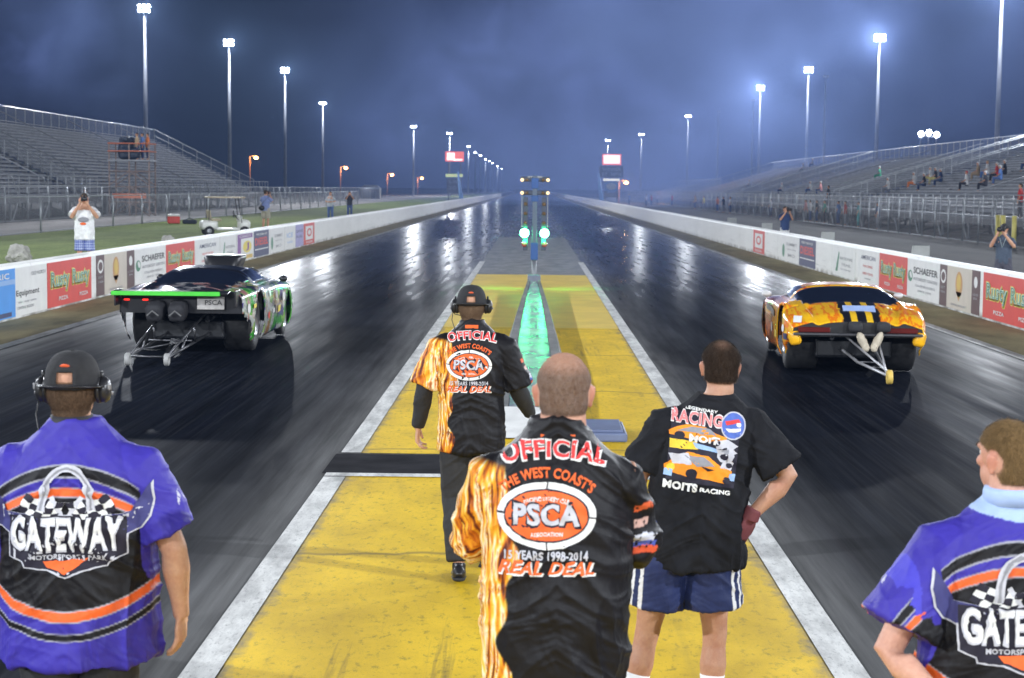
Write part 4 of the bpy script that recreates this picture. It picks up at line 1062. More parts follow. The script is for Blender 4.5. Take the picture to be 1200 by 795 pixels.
# ------------------------------------------------------------------ starting tree and its guard wedge
YT = 40.0; xt = (625 - VX)*YT/F + .0; s = YT/F
tr = empty('starting_tree', (xt, YT, 0), 0, 'drag racing starting tree with two green lamps lit at the end of the yellow median', 'starting lights')
blu = mat('tree_blue_paint', (.02, .08, .26), .4); colm = mat('tree_column_steel', (.10, .13, .17), .45, .3); drk = mat('tree_dark_housing', (.045, .06, .09), .4)
def zt(py): return CAMH + (221 - py)*s
q = MB(); q.box((0, 0, .02), (.45, .45, .04)); q.tube([(0, 0, 0), (0, 0, zt(305))], .06, 12); q.build('post', galv_d, tr, True)
q = MB(); q.bbox((0, 0, (zt(305) + zt(206))/2), (.11, .12, zt(206) - zt(305)), .015); cl_ = q.build('column', colm, tr)
for a_, b_ in ((304, 284), (236, 229), (221, 209)): q = MB(); q.bbox((0, -.005, (zt(a_) + zt(b_))/2), (.17, .14, zt(b_) - zt(a_)), .015); q.build('blue_panel', blu, cl_)
amb = mat('unlit_amber_glass', (.13, .075, .02), .2); ambl = mat('lit_amber_glass', (1, .7, .3), .2, emit=(1, .72, .42), es=1.1)
grn = mat('lit_green_glass', (.2, 1, .5), .2, emit=(.08, 1.0, .32), es=60); redg = mat('unlit_red_glass', (.35, .06, .05), .2)
q = MB(); q.bbox((0, .01, (zt(207) + zt(213))/2), (.68, .08, zt(207) - zt(213)), .02); hb = q.build('header_board', drk, tr)
q = MB(); q.bbox((0, .01, (zt(222) + zt(229.5))/2), (.64, .08, zt(223) - zt(228.5)), .02); hb2 = q.build('header_board', drk, tr)
for zc, hbx in ((zt(211), hb), (zt(226), hb2)):
    for sg in (-1, 1):
        for k, dx_ in enumerate((.30, .19)):
            q = MB(); q.tube([(sg*dx_, -.045, zc), (sg*dx_, -.075, zc)], [.042, .036], 14); q.build('bulb', ambl if k == 0 else amb, hbx, True)
c_, f_ = t_item('STAGE', 0, zt(207.3), .34, .035, bold=.03); q = MB(); q.add([(a, -.045, b) for a, b in c_], f_); q.build('lettering', mat('pale_letter', (.6, .6, .55), .5), hb)
for sg in (-1, 1):
    q = MB(); q.bbox((sg*.215, .02, (zt(231) + zt(293))/2), (.11, .05, zt(231) - zt(293)), .012); hs = q.build('lamp_housing', drk, tr)
    q = MB(); q.tube([(sg*.30, .0, zt(229)), (sg*.30, .0, zt(266))], .012, 6); q.build('side_tube', galv, tr)
    for k, py in enumerate((239, 250, 261)):
        q = MB(); q.tube([(sg*.215, -.012, zt(py)), (sg*.215, -.045, zt(py))], [.046, .040], 16); q.build('amber_lamp', amb, hs, True)
    q = MB(); q.tube([(sg*.235, -.012, zt(273)), (sg*.235, -.06, zt(273))], [.105, .095], 18); q.build('green_lamp', grn, hs, True)
    q = MB(); q.tube([(sg*.235, -.012, zt(286)), (sg*.235, -.05, zt(286))], [.065, .055], 16); q.build('red_lamp', redg, hs, True)
    L = bpy.data.lights.new('green_light', 'SPOT'); L.energy = 620; L.color = (.02, 1, .22); L.shadow_soft_size = .07; L.spot_size = R(130); L.spot_blend = .6
    o = bpy.data.objects.new('green_light', L); COL.objects.link(o); o.parent = tr; o.location = (sg*.235, -.09, zt(273)); o.rotation_euler = (R(75), 0, 0)
# wedge: two pale kerbs either side of a glossy channel
wd = empty('median_wedge', (0, 0, 0), 0, 'tapered grey guard wedge with a glossy channel glowing green below the starting tree', 'guard wedge')
glossy, b, t, noise, mt, ramp, mix, sep, bump = nodes_mat('glossy_channel_cover', .12, .9)
wc = mix(ramp(noise(2, 1, .6, 1, 5), [(.3, 0), (.7, 1)]), (.16, .20, .20), (.50, .54, .53)); t.links.new(wc, b.inputs['Base Color']); bump(noise(3, 2, .6, 1, 4), .35, .04); b.inputs['Roughness'].default_value = .20
def wp(y, half, z): return [(xt*min(1, y/40) - half, y, z), (xt*min(1, y/40) + half, y, z)]
ys = [17.2, 20, 24, 28, 32, 36, 38.6]; hw = [.36, .37, .33, .29, .24, .17, .12]; zh = [.16, .19, .21, .23, .26, .30, .34]
q = MB(); V = []
for y, h_, z in zip(ys, hw, zh): V += [wp(y, h_*.68, z - .03)[0], wp(y, h_*.68, z - .03)[1]]
n0 = len(V); V += [(v[0], v[1], .02) for v in V[:]]
q.add(V, [(2*i, 2*i+1, 2*i+3, 2*i+2) for i in range(6)] + [(n0+2*i, n0+2*i+2, n0+2*i+3, n0+2*i+1) for i in range(6)] + [(0, n0, n0+1, 1)]); q.build('channel_cover', glossy, wd)
for sg in (-1, 1):
    q = MB(); V = []
    for y, h_, z in zip(ys, hw, zh):
        c = xt*y/40; V += [(c + sg*(h_ + .10), y, 0), (c + sg*(h_ + .02), y, z), (c + sg*(h_*.68 + .01), y, z), (c + sg*h_*.66, y, 0)]
    q.add(V, [(4*i+k, 4*i+(k+1) % 4, 4*i+4+(k+1) % 4, 4*i+4+k) for i in range(6) for k in range(4)] + [(0, 1, 2, 3), (27, 26, 25, 24)]); q.build('kerb', cnc, wd)
q = MB(); q.bbox((xt, 39.1, .22), (.30, .35, .42), .03); q.build('end_block', mat('grey_block', (.16, .18, .24), .5, 0, .2, 5), wd)
q = MB(); q.add([(-.62, 16.2, .02), (.60, 16.2, .02), (.36, 17.15, .20), (-.36, 17.15, .20), (-.62, 17.15, .02), (.60, 17.15, .02)], [(0, 1, 2, 3), (0, 3, 4), (1, 5, 2), (3, 2, 5, 4), (0, 4, 5, 1)]); nb_ = q.build('nose_ramp', mat('white_ramp_paint', (.72, .72, .70), .5, 0, .2, 4), wd)
q = MB(); q.add([(-.66, 16.15, .012), (-.62, 16.15, .045), (-.37, 17.16, .21), (-.42, 17.16, .21)], [(0, 1, 2, 3)]); sq = q.build('red_edge', mat('red_edge_paint', (.55, .05, .04), .5), nb_)
q = MB(); q.bbox((.60, 16.5, .05), (.66, .85, .09), .02); q.bbox((.60, 16.5, .105), (.58, .75, .03), .008)
tag(q.build('timing_box', mat('slate_blue_box', (.11, .14, .24), .5, 0, .2, 4)), 'low slate-blue equipment box on the median behind the bald official', 'equipment box')

# ------------------------------------------------------------------ golf cart, cooler, hut, blocks
p = W(262, 276, .35); g = empty('golf_cart', (p.x, p.y, .35), R(-72), 'white golf cart with a tan roof parked on the grass behind the left wall', 'golf cart'); g.scale = (.88, .88, .88)
cw = mat('cart_white_body', (.70, .70, .66), .35, 0, .06, 3, 0, .5, .3); seatm = mat('cart_tan_seat', (.35, .30, .20), .7); tyre = mat('tyre_rubber', (.014, .014, .015), .65, 0, .3, 20, .3); rim = mat('machined_rim', (.42, .43, .45), .3, .9)
q = MB(); q.bbox((0, -.75, .50), (1.1, .75, .42), .12); q.bbox((0, .1, .32), (1.08, 1.1, .10), .03); q.bbox((0, .88, .52), (1.05, .50, .46), .15); q.bbox((0, .68, .80), (1.0, .12, .28), .04)
q.build('body', cw, g, True)
q = MB(); q.bbox((0, -.45, .74), (1.0, .5, .12), .04); q.build('seat', seatm, g); q = MB(); q.bbox((0, -.74, 1.0), (1.0, .10, .40), .04, (.15, 0, 0)); q.build('backrest', seatm, g)
q = MB(); q.bbox((0, 0, 1.78), (1.15, 1.75, .07), .03); q.build('roof', mat('cart_tan_roof', (.50, .42, .30), .5), g)
for x in (-.5, .5):
    for y, y2 in ((-.8, -.75), (.72, .55)):
        q = MB(); q.tube([(x, y, .6), (x, y2, 1.76)], .02, 6); q.build('roof_post', black, g)
    for y in (-.78, .84):
        q = MB(); q.lathe([(-.09, .12), (-.09, .20), (-.06, .23), (.06, .23), (.09, .20), (.09, .12)], (x*1.02, y, .23)); wh = q.build('wheel', tyre, g, True)
        q = MB(); q.lathe([(-.07, .01), (-.07, .12), (.07, .12), (.07, .01)], (x*1.02, y, .23), seg=20); q.build('rim', rim, wh, True)
q = MB(); q.tube([(.25, .60, .75), (.25, .40, 1.0)], .02, 6); q.lathe([(-.015, .16), (.0, .18), (.015, .16)], (.25, .38, 1.02), 'y'); q.build('steering_wheel', black, g)
p = W(202, 262, .35); cl = empty('cooler', (p.x, p.y, .356), .3, 'red and white cooler lying on the grass left of the golf cart', 'cooler')
q = MB(); q.bbox((0, 0, .20), (.62, .42, .38), .04); q.build('body', PAINT['red'], cl); q = MB(); q.bbox((0, 0, .44), (.64, .44, .12), .04); q.build('lid', PAINT['white'], cl)
q = MB(); q.bbox((p.x + .85, p.y, .46), (.75, .4, .22), .08, (0, 0, .1)); q.tube([(p.x + .6, p.y, .55), (p.x + .85, p.y, .66), (p.x + 1.1, p.y, .55)], .02, 6); tag(q.build('duffel_bag', mat('dark_bag_cloth', (.03, .035, .05), .8)), 'dark duffel bag on the grass beside the red cooler', 'bag')
Yh = 300; s = Yh/F
h = empty('hut', ((433 - VX)*s, Yh, .35), 0, 'small pale hut on the horizon between two orange street lamps', 'hut')
q = MB(); q.box((0, 0, .85), (3.4, 3, 1.7)); q.build('wall', mat('pale_hut_wall', (.55, .52, .42), .6), h); q = MB(); q.add([(-1.9, -1.7, 1.7), (1.9, -1.7, 1.7), (1.9, 1.7, 1.7), (-1.9, 1.7, 1.7), (-1.1, 0, 2.4), (1.1, 0, 2.4)], [(0, 1, 5, 4), (1, 2, 5), (2, 3, 4, 5), (3, 0, 4), (0, 3, 2, 1)]); q.build('roof', mat('pale_hut_roof', (.45, .44, .38), .6), h)
q = MB(); q.box((.6, -1.515, .8), (.7, .03, 1.5)); q.build('door', galv_d, h)
def lump(x, y, z, r, label, colr, name='concrete_block', sd=1):
    q = MB(); q.ell((0, 0, r[2]*.8), (r[0], r[1], r[2]), (0, .2, .3), 18, 12); me = fused(q, min(r)*.12, 1, name); c = coords(me)
    setco(me, c + normals(me)*((fbm(c*3/min(r), 3, sd) - .5)*min(r)*.7)[:, None]); me.materials.append(colr); me.polygons.foreach_set('use_smooth', [False]*len(me.polygons))
    return tag(put(name, me, None, (x, y, z)), label, 'rock')
stone = mat('pale_limestone', (.36, .35, .32), .85, 0, .3, 4, .6)
for px, py, r, lab in ((20, 309, (.30, .30, .27), 'pale rough boulder behind the wall above the blue banner'), (195, 289, (.22, .22, .22), 'small pale boulder behind the wall left of the golf cart')):
    p = W(px, py, .35); lump(p.x, p.y, .35, r, lab, stone, 'boulder', px)
for px, lab in ((1076, 'pale wedge block behind the right wall above the SCHAEFER banner'), (968, 'pale wedge block behind the right wall right of the white-trousered photographer'), (897, 'pale wedge block behind the right wall above the red-framed banner'), (856, 'smallest pale wedge block behind the right wall')):
    Y = F*9.35/(px - VX); q = MB()
    q.add([(9.1, Y - .35, 0), (9.5, Y - .35, 0), (9.5, Y + .35, 0), (9.1, Y + .35, 0), (9.1, Y - .30, 1.14), (9.5, Y - .30, 1.14), (9.5, Y - .22, 1.12), (9.1, Y - .22, 1.12)], [(0, 3, 2, 1), (4, 5, 6, 7), (0, 1, 5, 4), (1, 2, 6, 5), (2, 3, 7, 6), (3, 0, 4, 7)])
    tag(q.build('wedge_block', mat('pale_block', (.28, .29, .28), .7, 0, .15, 3)), lab, 'block', 'pale blocks behind the right wall')
# ------------------------------------------------------------------ race cars
def paint_mat(name, build, rough=.25, coat=.7):
    m, b, t, noise, mt, ramp, mix, sep, bump = nodes_mat(name, rough, .5)
    b.inputs['Coat Weight'].default_value = coat; b.inputs['Coat Roughness'].default_value = .06
    tcn = [x for x in t.nodes if x.bl_idname == 'ShaderNodeTexCoord'][0]
    def vor(scale, sx=1, sy=1, sz=1):
        mp = t.nodes.new('ShaderNodeMapping'); mp.inputs['Scale'].default_value = (sx, sy, sz); v = t.nodes.new('ShaderNodeTexVoronoi'); v.inputs['Scale'].default_value = scale
        dn = t.nodes.new('ShaderNodeTexNoise'); dn.inputs['Scale'].default_value = 5
        ad = t.nodes.new('ShaderNodeVectorMath'); ad.operation = 'ADD'; sc = t.nodes.new('ShaderNodeVectorMath'); sc.operation = 'SCALE'; sc.inputs['Scale'].default_value = .25
        t.links.new(tcn.outputs['Object'], dn.inputs['Vector']); t.links.new(dn.outputs['Color'], sc.inputs[0]); t.links.new(tcn.outputs['Object'], mp.inputs[0])
        t.links.new(mp.outputs[0], ad.inputs[0]); t.links.new(sc.outputs[0], ad.inputs[1]); t.links.new(ad.outputs[0], v.inputs['Vector'])
        s_ = t.nodes.new('ShaderNodeSeparateColor'); t.links.new(v.outputs['Color'], s_.inputs[0]); return s_.outputs[0], v.outputs['Distance']
    t.links.new(build(noise, mt, ramp, mix, sep, vor), b.inputs['Base Color']); return m
def liv_black(noise, mt, ramp, mix, sep, vor):
    X, Y, Z = sep(); v, d = vor(5, .8, .8, 1.1); K = (.008, .009, .012)
    g = ramp(v, [(0, (.62, .64, .62)), (1, (.05, .05, .05)), (.18, (.06, .42, .05)), (.32, (.55, .60, .55)), (.45, (.10, .07, .30)), (.55, (.30, .50, .12)), (.68, (.60, .52, .40)), (.76, (.03, .03, .05)), (.86, (.55, .30, .12)), (.92, (.45, .5, .5))], 'CONSTANT')
    ed = ramp(noise(14, 1, 1, 1, 3), [(.44, 0), (.47, 1)]); g = mix(mt('MULTIPLY', ed, .30), g, K)
    # green and violet towards the nose
    fr = ramp(mt('ADD', mt('MULTIPLY', Y, .4), mt('MULTIPLY', noise(3, 1, 1, 1, 3), .5)), [(.62, 0), (.75, 1)])
    g2 = ramp(v, [(0, (.10, .50, .06)), (1, (.15, .55, .10)), (.35, (.05, .05, .28)), (.6, (.22, .6, .2)), (.8, (.02, .04, .05))], 'CONSTANT'); g = mix(fr, g, g2)
    side = ramp(mt('ADD', X, mt('MULTIPLY', noise(3.5, 1, .6, 1, 4), .8)), [(.99, 0), (1.0, 1)])
    base = mix(side, K, g)
    dk = mt('MULTIPLY', ramp(noise(4.5, 1, 1.6, 1, 2), [(.55, 0), (.57, 1)]), ramp(mt('MULTIPLY', Y, -1), [(.9, 0), (.95, 1)]))
    return mix(dk, base, mix(ramp(v, [(.5, 0), (.52, 1)]), (.45, .43, .42), (.42, .20, .18)))
def liv_flame(noise, mt, ramp, mix, sep, vor):
    X, Y, Z = sep()
    n = noise(1.9, 2.1, .6, 1.3, 5, .6); f = ramp(n, [(0, (.85, .50, .012)), (1, (.012, .010, .012)), (.46, (.85, .46, .012)), (.50, (.80, .22, .01)), (.53, (.78, .17, .008)), (.56, (.85, .46, .012)), (.62, (.85, .42, .01)), (.66, (.72, .14, .01)), (.72, (.03, .015, .012))])
    drk_ = ramp(mt('ADD', mt('MULTIPLY', Y, .45), mt('MULTIPLY', noise(3, 1, 1, 1, 4), .9)), [(.52, 0), (.60, 1)])
    sd = ramp(mt('ABSOLUTE', X), [(.66, 0), (.78, 1)])
    f = mix(mt('MULTIPLY', drk_, .85), f, mix(ramp(noise(7, 1, 1, 1, 3), [(.5, 0), (.53, 1)]), (.012, .012, .016), (.50, .10, .02)))
    # black centre with two yellow stripes on the tail
    ax = mt('ABSOLUTE', mt('SUBTRACT', X, .06)); ax2 = mt('ADD', ax, mt('MULTIPLY', noise(8, 1, 1, 1, 2), .10))
    ctr = mt('MULTIPLY', ramp(ax2, [(.29, 1), (.31, 0)]), ramp(mt('MULTIPLY', Y, -1), [(.9, 0), (.95, 1)]))
    stp = mt('MULTIPLY', ramp(mt('ABSOLUTE', mt('SUBTRACT', ax, .10)), [(.035, 1), (.045, 0)]), 1.0)
    return mix(ctr, f, mix(stp, (.010, .010, .014), (.80, .48, .02)))
glassd = mat('dark_car_glass', (.008, .012, .025), .08, 0, .1, 2, 0, .8)
def catmull(P, n):
    P = [np.array(p, float) for p in P]; P = [P[0]*2 - P[1]] + P + [P[-1]*2 - P[-2]]; out = []
    m = len(P) - 3
    for i in range(n+1):
        t = i/n*m; k = min(int(t), m-1); t -= k; a, b, c, d = P[k:k+4]
        out.append(.5*((2*b) + (c - a)*t + (2*a - 5*b + 4*c - d)*t*t + (3*b - a - 3*c + d)*t**3))
    return out
def car_body(S, paint, root, wheels):
    ys = np.arange(S['y0'], S['y1'] + .001, .045); K = {k: np.interp(ys, *zip(*S[k])) for k in ('w', 'zs', 'zb', 'zr', 'wg', 'wr')}
    for k in K:                                       # round off the kinks along the length
        a = np.pad(K[k], 2, 'edge'); K[k] = (a[:-4] + 2*a[1:-3] + 3*a[2:-2] + 2*a[3:-1] + a[4:])/9
    NS = 44; V = []
    for i, y in enumerate(ys):
        w_, zs, zb, zr, wg, wr = (K[k][i] for k in ('w', 'zs', 'zb', 'zr', 'wg', 'wr'))
        hs = [(w_*.93, zs), (w_*.985, zs + (zb-zs)*.18), (w_, zs + (zb-zs)*.5), (w_*.985, zb - (zb-zs)*.16), (w_*.93, zb - .02), (w_*.82, zb + .012), (wg, zb + .02), ((wg+wr)/2, (zb+.02+zr)/2 + .01), (wr, zr - .035), (wr*.75, zr - .005), (wr*.35, zr + .012), (0, zr + .015)]
        half = catmull(hs, NS); ring = [(-p[0], y, p[1]) for p in half] + [(p[0], y, p[1]) for p in half[-2::-1]]
        V += ring
    m = 2*NS + 1; V = np.array(V); nst = len(ys)
    for wy, wz, wr_ in wheels:                         # round arches: nearby side vertices snap to the circle
        dy, dz = V[:, 1] - wy, V[:, 2] - wz; r = np.hypot(dy, dz); q = (np.abs(V[:, 0]) > .5) & (np.abs(r - wr_) < .035) & (V[:, 2] < .88)
        V[q, 1] = wy + dy[q]/r[q]*wr_; V[q, 2] = wz + dz[q]/r[q]*wr_
    P = {}
    for i in range(nst-1):
        ym = (ys[i] + ys[i+1])/2
        for k in range(m-1):
            f = (i*m+k, (i+1)*m+k, (i+1)*m+k+1, i*m+k+1); c = V[list(f)].mean(0); kk = min(k, m-2-k)/NS*11
            if abs(c[0]) > .5 and any((c[1]-wy)**2 + (c[2]-wz)**2 < (wr_-.008)**2 and c[2] < .88 for wy, wz, wr_ in wheels): continue
            if c[2] < np.interp(ym, *zip(*S['cut'])): continue
            part = 'body'
            if kk > 6.3 and S['rw'][0] < ym < S['rw'][1] and (kk > 7.4 or ym > S['rw'][0] + .15): part = 'rear_window'
            elif kk > 6.3 and S['ws'][0] < ym < S['ws'][1]: part = 'windshield'
            elif 6.25 < kk < 7.9 and S['sw'][0] < ym < S['sw'][1]: part = 'side_window'
            P.setdefault((part, c[0] > 0 if part == 'side_window' else 0), []).append(f)
    objs = {}
    for (part, _), fs in P.items():
        us = sorted({v for f in fs for v in f}); mp = {v: i for i, v in enumerate(us)}
        me = bpy.data.meshes.new(part); me.from_pydata(V[us].tolist(), [], [tuple(mp[v] for v in f) for f in fs])
        me.polygons.foreach_set('use_smooth', [True]*len(fs)); me.materials.append(paint if part == 'body' else glassd); me.update()
        o = put(part, me, root); objs.setdefault(part, o)
        s = o.modifiers.new('s', 'SOLIDIFY'); s.thickness = .012; s.offset = 1
    # tail panel closes the rear
    ring = [tuple(v) for v in V[:m] if v[2] > S['tail_z']]; q = MB(); q.add([(x, y + .01, z) for x, y, z in ring], [tuple(range(len(ring)))]); objs['tail'] = q.build('tail_panel', S['tailm'], root)
    ring = [tuple(v) for v in V[-m:]]; q = MB(); q.add([(x, y - .01, z) for x, y, z in ring], [tuple(range(len(ring)-1, -1, -1))]); q.build('nose_panel', paint, root)
    return objs
def wheel(root, x, y, r, w_, rr):
    s = 1 if x > 0 else -1
    q = MB(); q.lathe([(-w_/2, rr), (-w_/2, r*.84), (-w_*.46, r*.95), (-w_*.38, r), (w_*.38, r), (w_*.46, r*.95), (w_/2, r*.84), (w_/2, rr)], (x, y, r), seg=40); o = q.build('wheel', tyre, root, True)
    q = MB(); q.lathe([(s*(w_/2 - .01), rr*1.03), (s*(w_/2 + .006), rr), (s*(w_/2 - .03), rr*.9), (s*(w_/2 - .10), rr*.35), (s*(w_/2 - .04), rr*.2), (s*(w_/2 - .04), .005), (s*(w_/2 - .15), .005), (s*(w_/2 - .15), rr)], (x, y, r), seg=28); q.build('rim', rim, o, True)
    for sd_ in (-1, 1):
        q = MB(); q.tube([(x + sd_*w_*.2, y, r), (x + sd_*w_*.22, y, r)], rr*.96, 24); q.build('wheel_disc', mat('black_disc', (.02, .02, .022), .4, .5), o)
    return o
tube_m = mat('chrome_moly_tube', (.13, .13, .14), .35, .8); pack_m = mat('black_pack_cloth', (.022, .022, .026), .75, 0, .3, 12, .5)
chs = mat('dark_chassis', (.012, .013, .016), .5, .2, .3, 6)
def chassis(root, x=.66):
    q = MB(); q.bbox((0, -.1, .34), (1.0, 3.6, .26), .04); q.bbox((0, -1.35, .42), (.42, .5, .42), .1); q.tube([(-.8, -1.35, .42), (.8, -1.35, .42)], .06, 12); q.bbox((0, -.4, .62), (1.3, 1.9, .5), .1)
    for s in (-1, 1): q.tube([(s*.32, -2.2, .5), (s*.34, -1.3, .55), (s*.36, -.6, .4)], .03, 8); q.tube([(s*.32, -2.2, .5), (s*.3, -2.0, .78)], .025, 8)
    q.tube([(-.6, -2.1, .62), (.6, -2.1, .62)], .025, 8)
    return q.build('chassis', chs, root)
# --- left car
lc = empty('race_car', (-4.85, 26.05, .006), R(-.3), 'black drag car with green tail stripe and white and green graffiti on its right side', 'race car')
SL = dict(y0=-2.42, y1=2.45, w=[(-2.42, .86), (-1.9, .93), (-1.35, .965), (-.7, .90), (.5, .89), (1.3, .95), (2.0, .90), (2.45, .74)],
    zs=[(-2.42, .42), (-2.0, .30), (-1.8, .16), (2.45, .14)], zb=[(-2.42, .90), (-2.0, .93), (-1.3, .95), (-.6, .90), (.9, .90), (1.6, .86), (2.2, .72), (2.45, .55)],
    zr=[(-2.42, .915), (-1.75, .965), (-1.5, .99), (-.72, 1.155), (-.2, 1.18), (.25, 1.15), (.95, .93), (1.6, .90), (2.2, .75), (2.45, .57)],
    wg=[(-2.42, .66), (-1.6, .70), (-.5, .74), (.6, .73), (1.0, .70), (2.45, .5)], wr=[(-2.42, .48), (-1.6, .54), (-.7, .52), (.2, .54), (.95, .56), (2.45, .4)],
    cut=[(-2.42, .62), (-1.95, .40), (-1.8, 0), (2.45, 0)], rw=(-1.5, -.78), ws=(.3, .95), sw=(-.62, .42), tail_z=.60, tailm=mat('black_tail_paint', (.012, .012, .015), .3))
WL = [(-1.35, .42, .49), (1.42, .34, .39)]
ob = car_body(SL, paint_mat('black_graffiti_wrap', liv_black), lc, WL); chassis(lc)
for x in (-.64, .64): wheel(lc, x, -1.35, .425, .43, .20)
for x in (-.78, .78): wheel(lc, x, 1.42, .32, .14, .19)
q = MB(); q.bbox((-.12, -2.56, .915), (1.62, .26, .022), .008, (.10, 0, 0)); sp = q.build('spoiler', mat('black_spoiler', (.01, .01, .012), .3), lc)
q = MB(); q.bbox((-.16, -2.70, .905), (1.50, .016, .060), .006); q.build('green_stripe', mat('vivid_green_vinyl', (.06, .55, .04), .4), sp)
for x in (-.86, .80): q = MB(); q.bbox((x, -2.52, .84), (.02, .36, .22), .006); q.build('end_plate', SL['tailm'], sp)
q = MB(); q.bbox((.42, -2.47, .765), (.38, .02, .18), .006); pl = q.build('number_board', mat('pale_board', (.42, .40, .38), .5, 0, .25, 14), lc)
c_, f_ = t_item('PSCA', .46, .775, .24, .07, bold=.02); q = MB(); q.add([(a, -2.483, b) for a, b in c_], f_); q.build('lettering', PAINT['black'], pl)
for x in (-.76, -.50): q = MB(); q.bbox((x, -2.43, .80), (.08, .02, .025), .006); q.build('tail_light', mat('lit_tail_lamp', (1, .05, .02), .3, emit=(1, .03, .02), es=1.3), lc)
for x in (-.33, -.02):
    q = MB(); q.bbox((x, -2.55, .66), (.24, .34, .26), .07, (.25, 0, 0)); pk = q.build('parachute_pack', pack_m, lc, True)
    q = MB(); q.tube([(x - .08, -2.74, .60), (x, -2.77, .67), (x + .08, -2.74, .60)], .012, 6); q.build('strap', mat('grey_strap', (.15, .15, .15), .8), pk)
for s_ in (-1, 1):
    q = MB(); a = V3(s_*.26 - .2, -3.60, .11)
    q.tube([(s_*.30, -1.9, .30), a], .020, 8); q.tube([(s_*.30, -2.1, .62), a + V3(0, .1, .04)], .016, 8); q.tube([(s_*.28 - .05, -2.6, .24), (s_*.28 - .05, -2.7, .44)], .014, 8); q.tube([(s_*.27 - .12, -3.1, .19), (s_*.27 - .1, -2.9, .34)], .014, 8)
    wb = q.build('wheelie_bar', tube_m, lc, True); q = MB(); q.lathe([(-.03, .02), (-.03, .075), (-.02, .085), (.02, .085), (.03, .075), (.03, .02)], a + V3(0, -.04, -.02), seg=20); q.build('small_wheel', mat('pale_urethane', (.35, .35, .34), .5), wb, True)
q = MB(); q.tube([(-.48, -3.56, .12), (.08, -3.56, .12)], .014, 8); q.tube([(-.40, -2.7, .26), (.20, -2.7, .26)], .014, 8); q.tube([(-.44, -3.2, .17), (.12, -2.75, .26)], .012, 8); q.build('cross_tube', tube_m, lc, True)
q = MB(); q.rings([(V3(0, .75, .90), .30, .34), (V3(0, .80, 1.08), .26, .34), (V3(0, .86, 1.16), .28, .36), (V3(0, .90, 1.26), .31, .36), (V3(0, .93, 1.30), .30, .34)], 28, 4); sc2 = q.build('hood_scoop', mat('carbon_scoop', (.012, .012, .014), .35), lc, True)
q = MB(); q.bbox((0, 1.26, 1.20), (.46, .05, .10), .01); q.build('scoop_throttle', rim, sc2)
q = MB(); q.tube([(.20, 1.0, .95), (.42, .9, 1.06), (.55, .8, 1.0)], .05, 10); q.build('blower_pipe', rim, lc, True)
for x in (-.96, .96): q = MB(); q.ell((x, .62, .95), (.07, .05, .05), None, 12, 8); q.build('mirror', SL['tailm'], lc, True)
# --- right car
rc = empty('race_car', (4.36, 24.35, .006), R(-3.2), 'orange and yellow flame wrapped drag car with a blue plate on its tail', 'race car')
SR = dict(y0=-2.28, y1=2.4, w=[(-2.28, .84), (-2.0, .92), (-1.35, .965), (-.7, .90), (.5, .88), (1.3, .94), (2.0, .90), (2.4, .72)],
    zs=[(-2.28, .42), (-1.85, .32), (-1.7, .16), (2.4, .14)], zb=[(-2.28, .66), (-2.1, .76), (-1.6, .86), (-1.2, .90), (-.6, .86), (.9, .84), (1.6, .80), (2.2, .66), (2.4, .5)],
    zr=[(-2.28, .70), (-2.1, .80), (-1.55, .895), (-1.35, .92), (-.55, 1.09), (-.1, 1.11), (.3, 1.08), (.95, .88), (1.6, .84), (2.2, .68), (2.4, .52)],
    wg=[(-2.28, .66), (-1.5, .72), (-.5, .74), (.6, .72), (1.0, .68), (2.4, .5)], wr=[(-2.28, .5), (-1.5, .60), (-.6, .54), (.2, .54), (.95, .56), (2.4, .4)],
    cut=[(-2.28, .50), (-1.9, .36), (-1.75, 0), (2.4, 0)], rw=(-1.42, -.60), ws=(.3, .95), sw=(-.5, .42), tail_z=.50, tailm=mat('black_tail_recess', (.014, .013, .014), .4))
ob = car_body(SR, paint_mat('flame_wrap', liv_flame), rc, WL); chassis(rc)
for x in (-.64, .64): wheel(rc, x, -1.35, .425, .43, .20)
for x in (-.78, .78): wheel(rc, x, 1.42, .32, .14, .19)
q = MB(); q.bbox((0, -2.30, .555), (1.66, .05, .035), .01); q.build('bumper', tube_m, rc)
fl = mat('yellow_orange_fascia', (.78, .40, .012), .3, 0, .3, 3)
for s_ in (-1, 1):
    q = MB(); q.bbox((s_*.80, -2.23, .50), (.16, .12, .20), .05, (0, s_*.2, 0)); q.build('bumper_corner', fl, rc, True)
    q = MB(); q.bbox((s_*.56, -2.295, .61), (.42, .03, .07), .015); q.build('tail_light', mat('dark_red_lens', (.10, .012, .01), .2), rc)
    q = MB(); q.ell((s_*.10 + .14, -2.42, .49), (.055, .06, .125), (0, s_*.45, 0), 16, 12); q.ell((s_*.05 + .14, -2.44, .40), (.05, .05, .06), None, 14, 10)
    me = fused(q, .014, 2, 'parachute_bag'); c = coords(me); setco(me, c + normals(me)*((fbm(c*30, 2, 3) - .5)*.02)[:, None]); me.materials.append(mat('beige_bag_cloth', (.50, .44, .34), .85)); put('parachute_bag', me, rc)
    q = MB(); q.bbox((s_*.18 + .14, -2.32, .66), (.17, .24, .13), .04); q.build('parachute_tube', pack_m, rc, True)
bv = None
q = MB(); q.bbox((.06, -1.93, .845), (.42, .26, .012), .004, (.42, 0, 0)); q.build('number_plate', mat('pale_blue_plate', (.32, .42, .68), .4, 0, .12, 10), rc)
q = MB(); q.bbox((-.885, -1.93, .66), (.02, .17, .11), .004); q.build('sticker', mat('white_sticker', (.6, .6, .58), .5, 0, .3, 20), rc)
a = V3(.30, -3.05, .10)
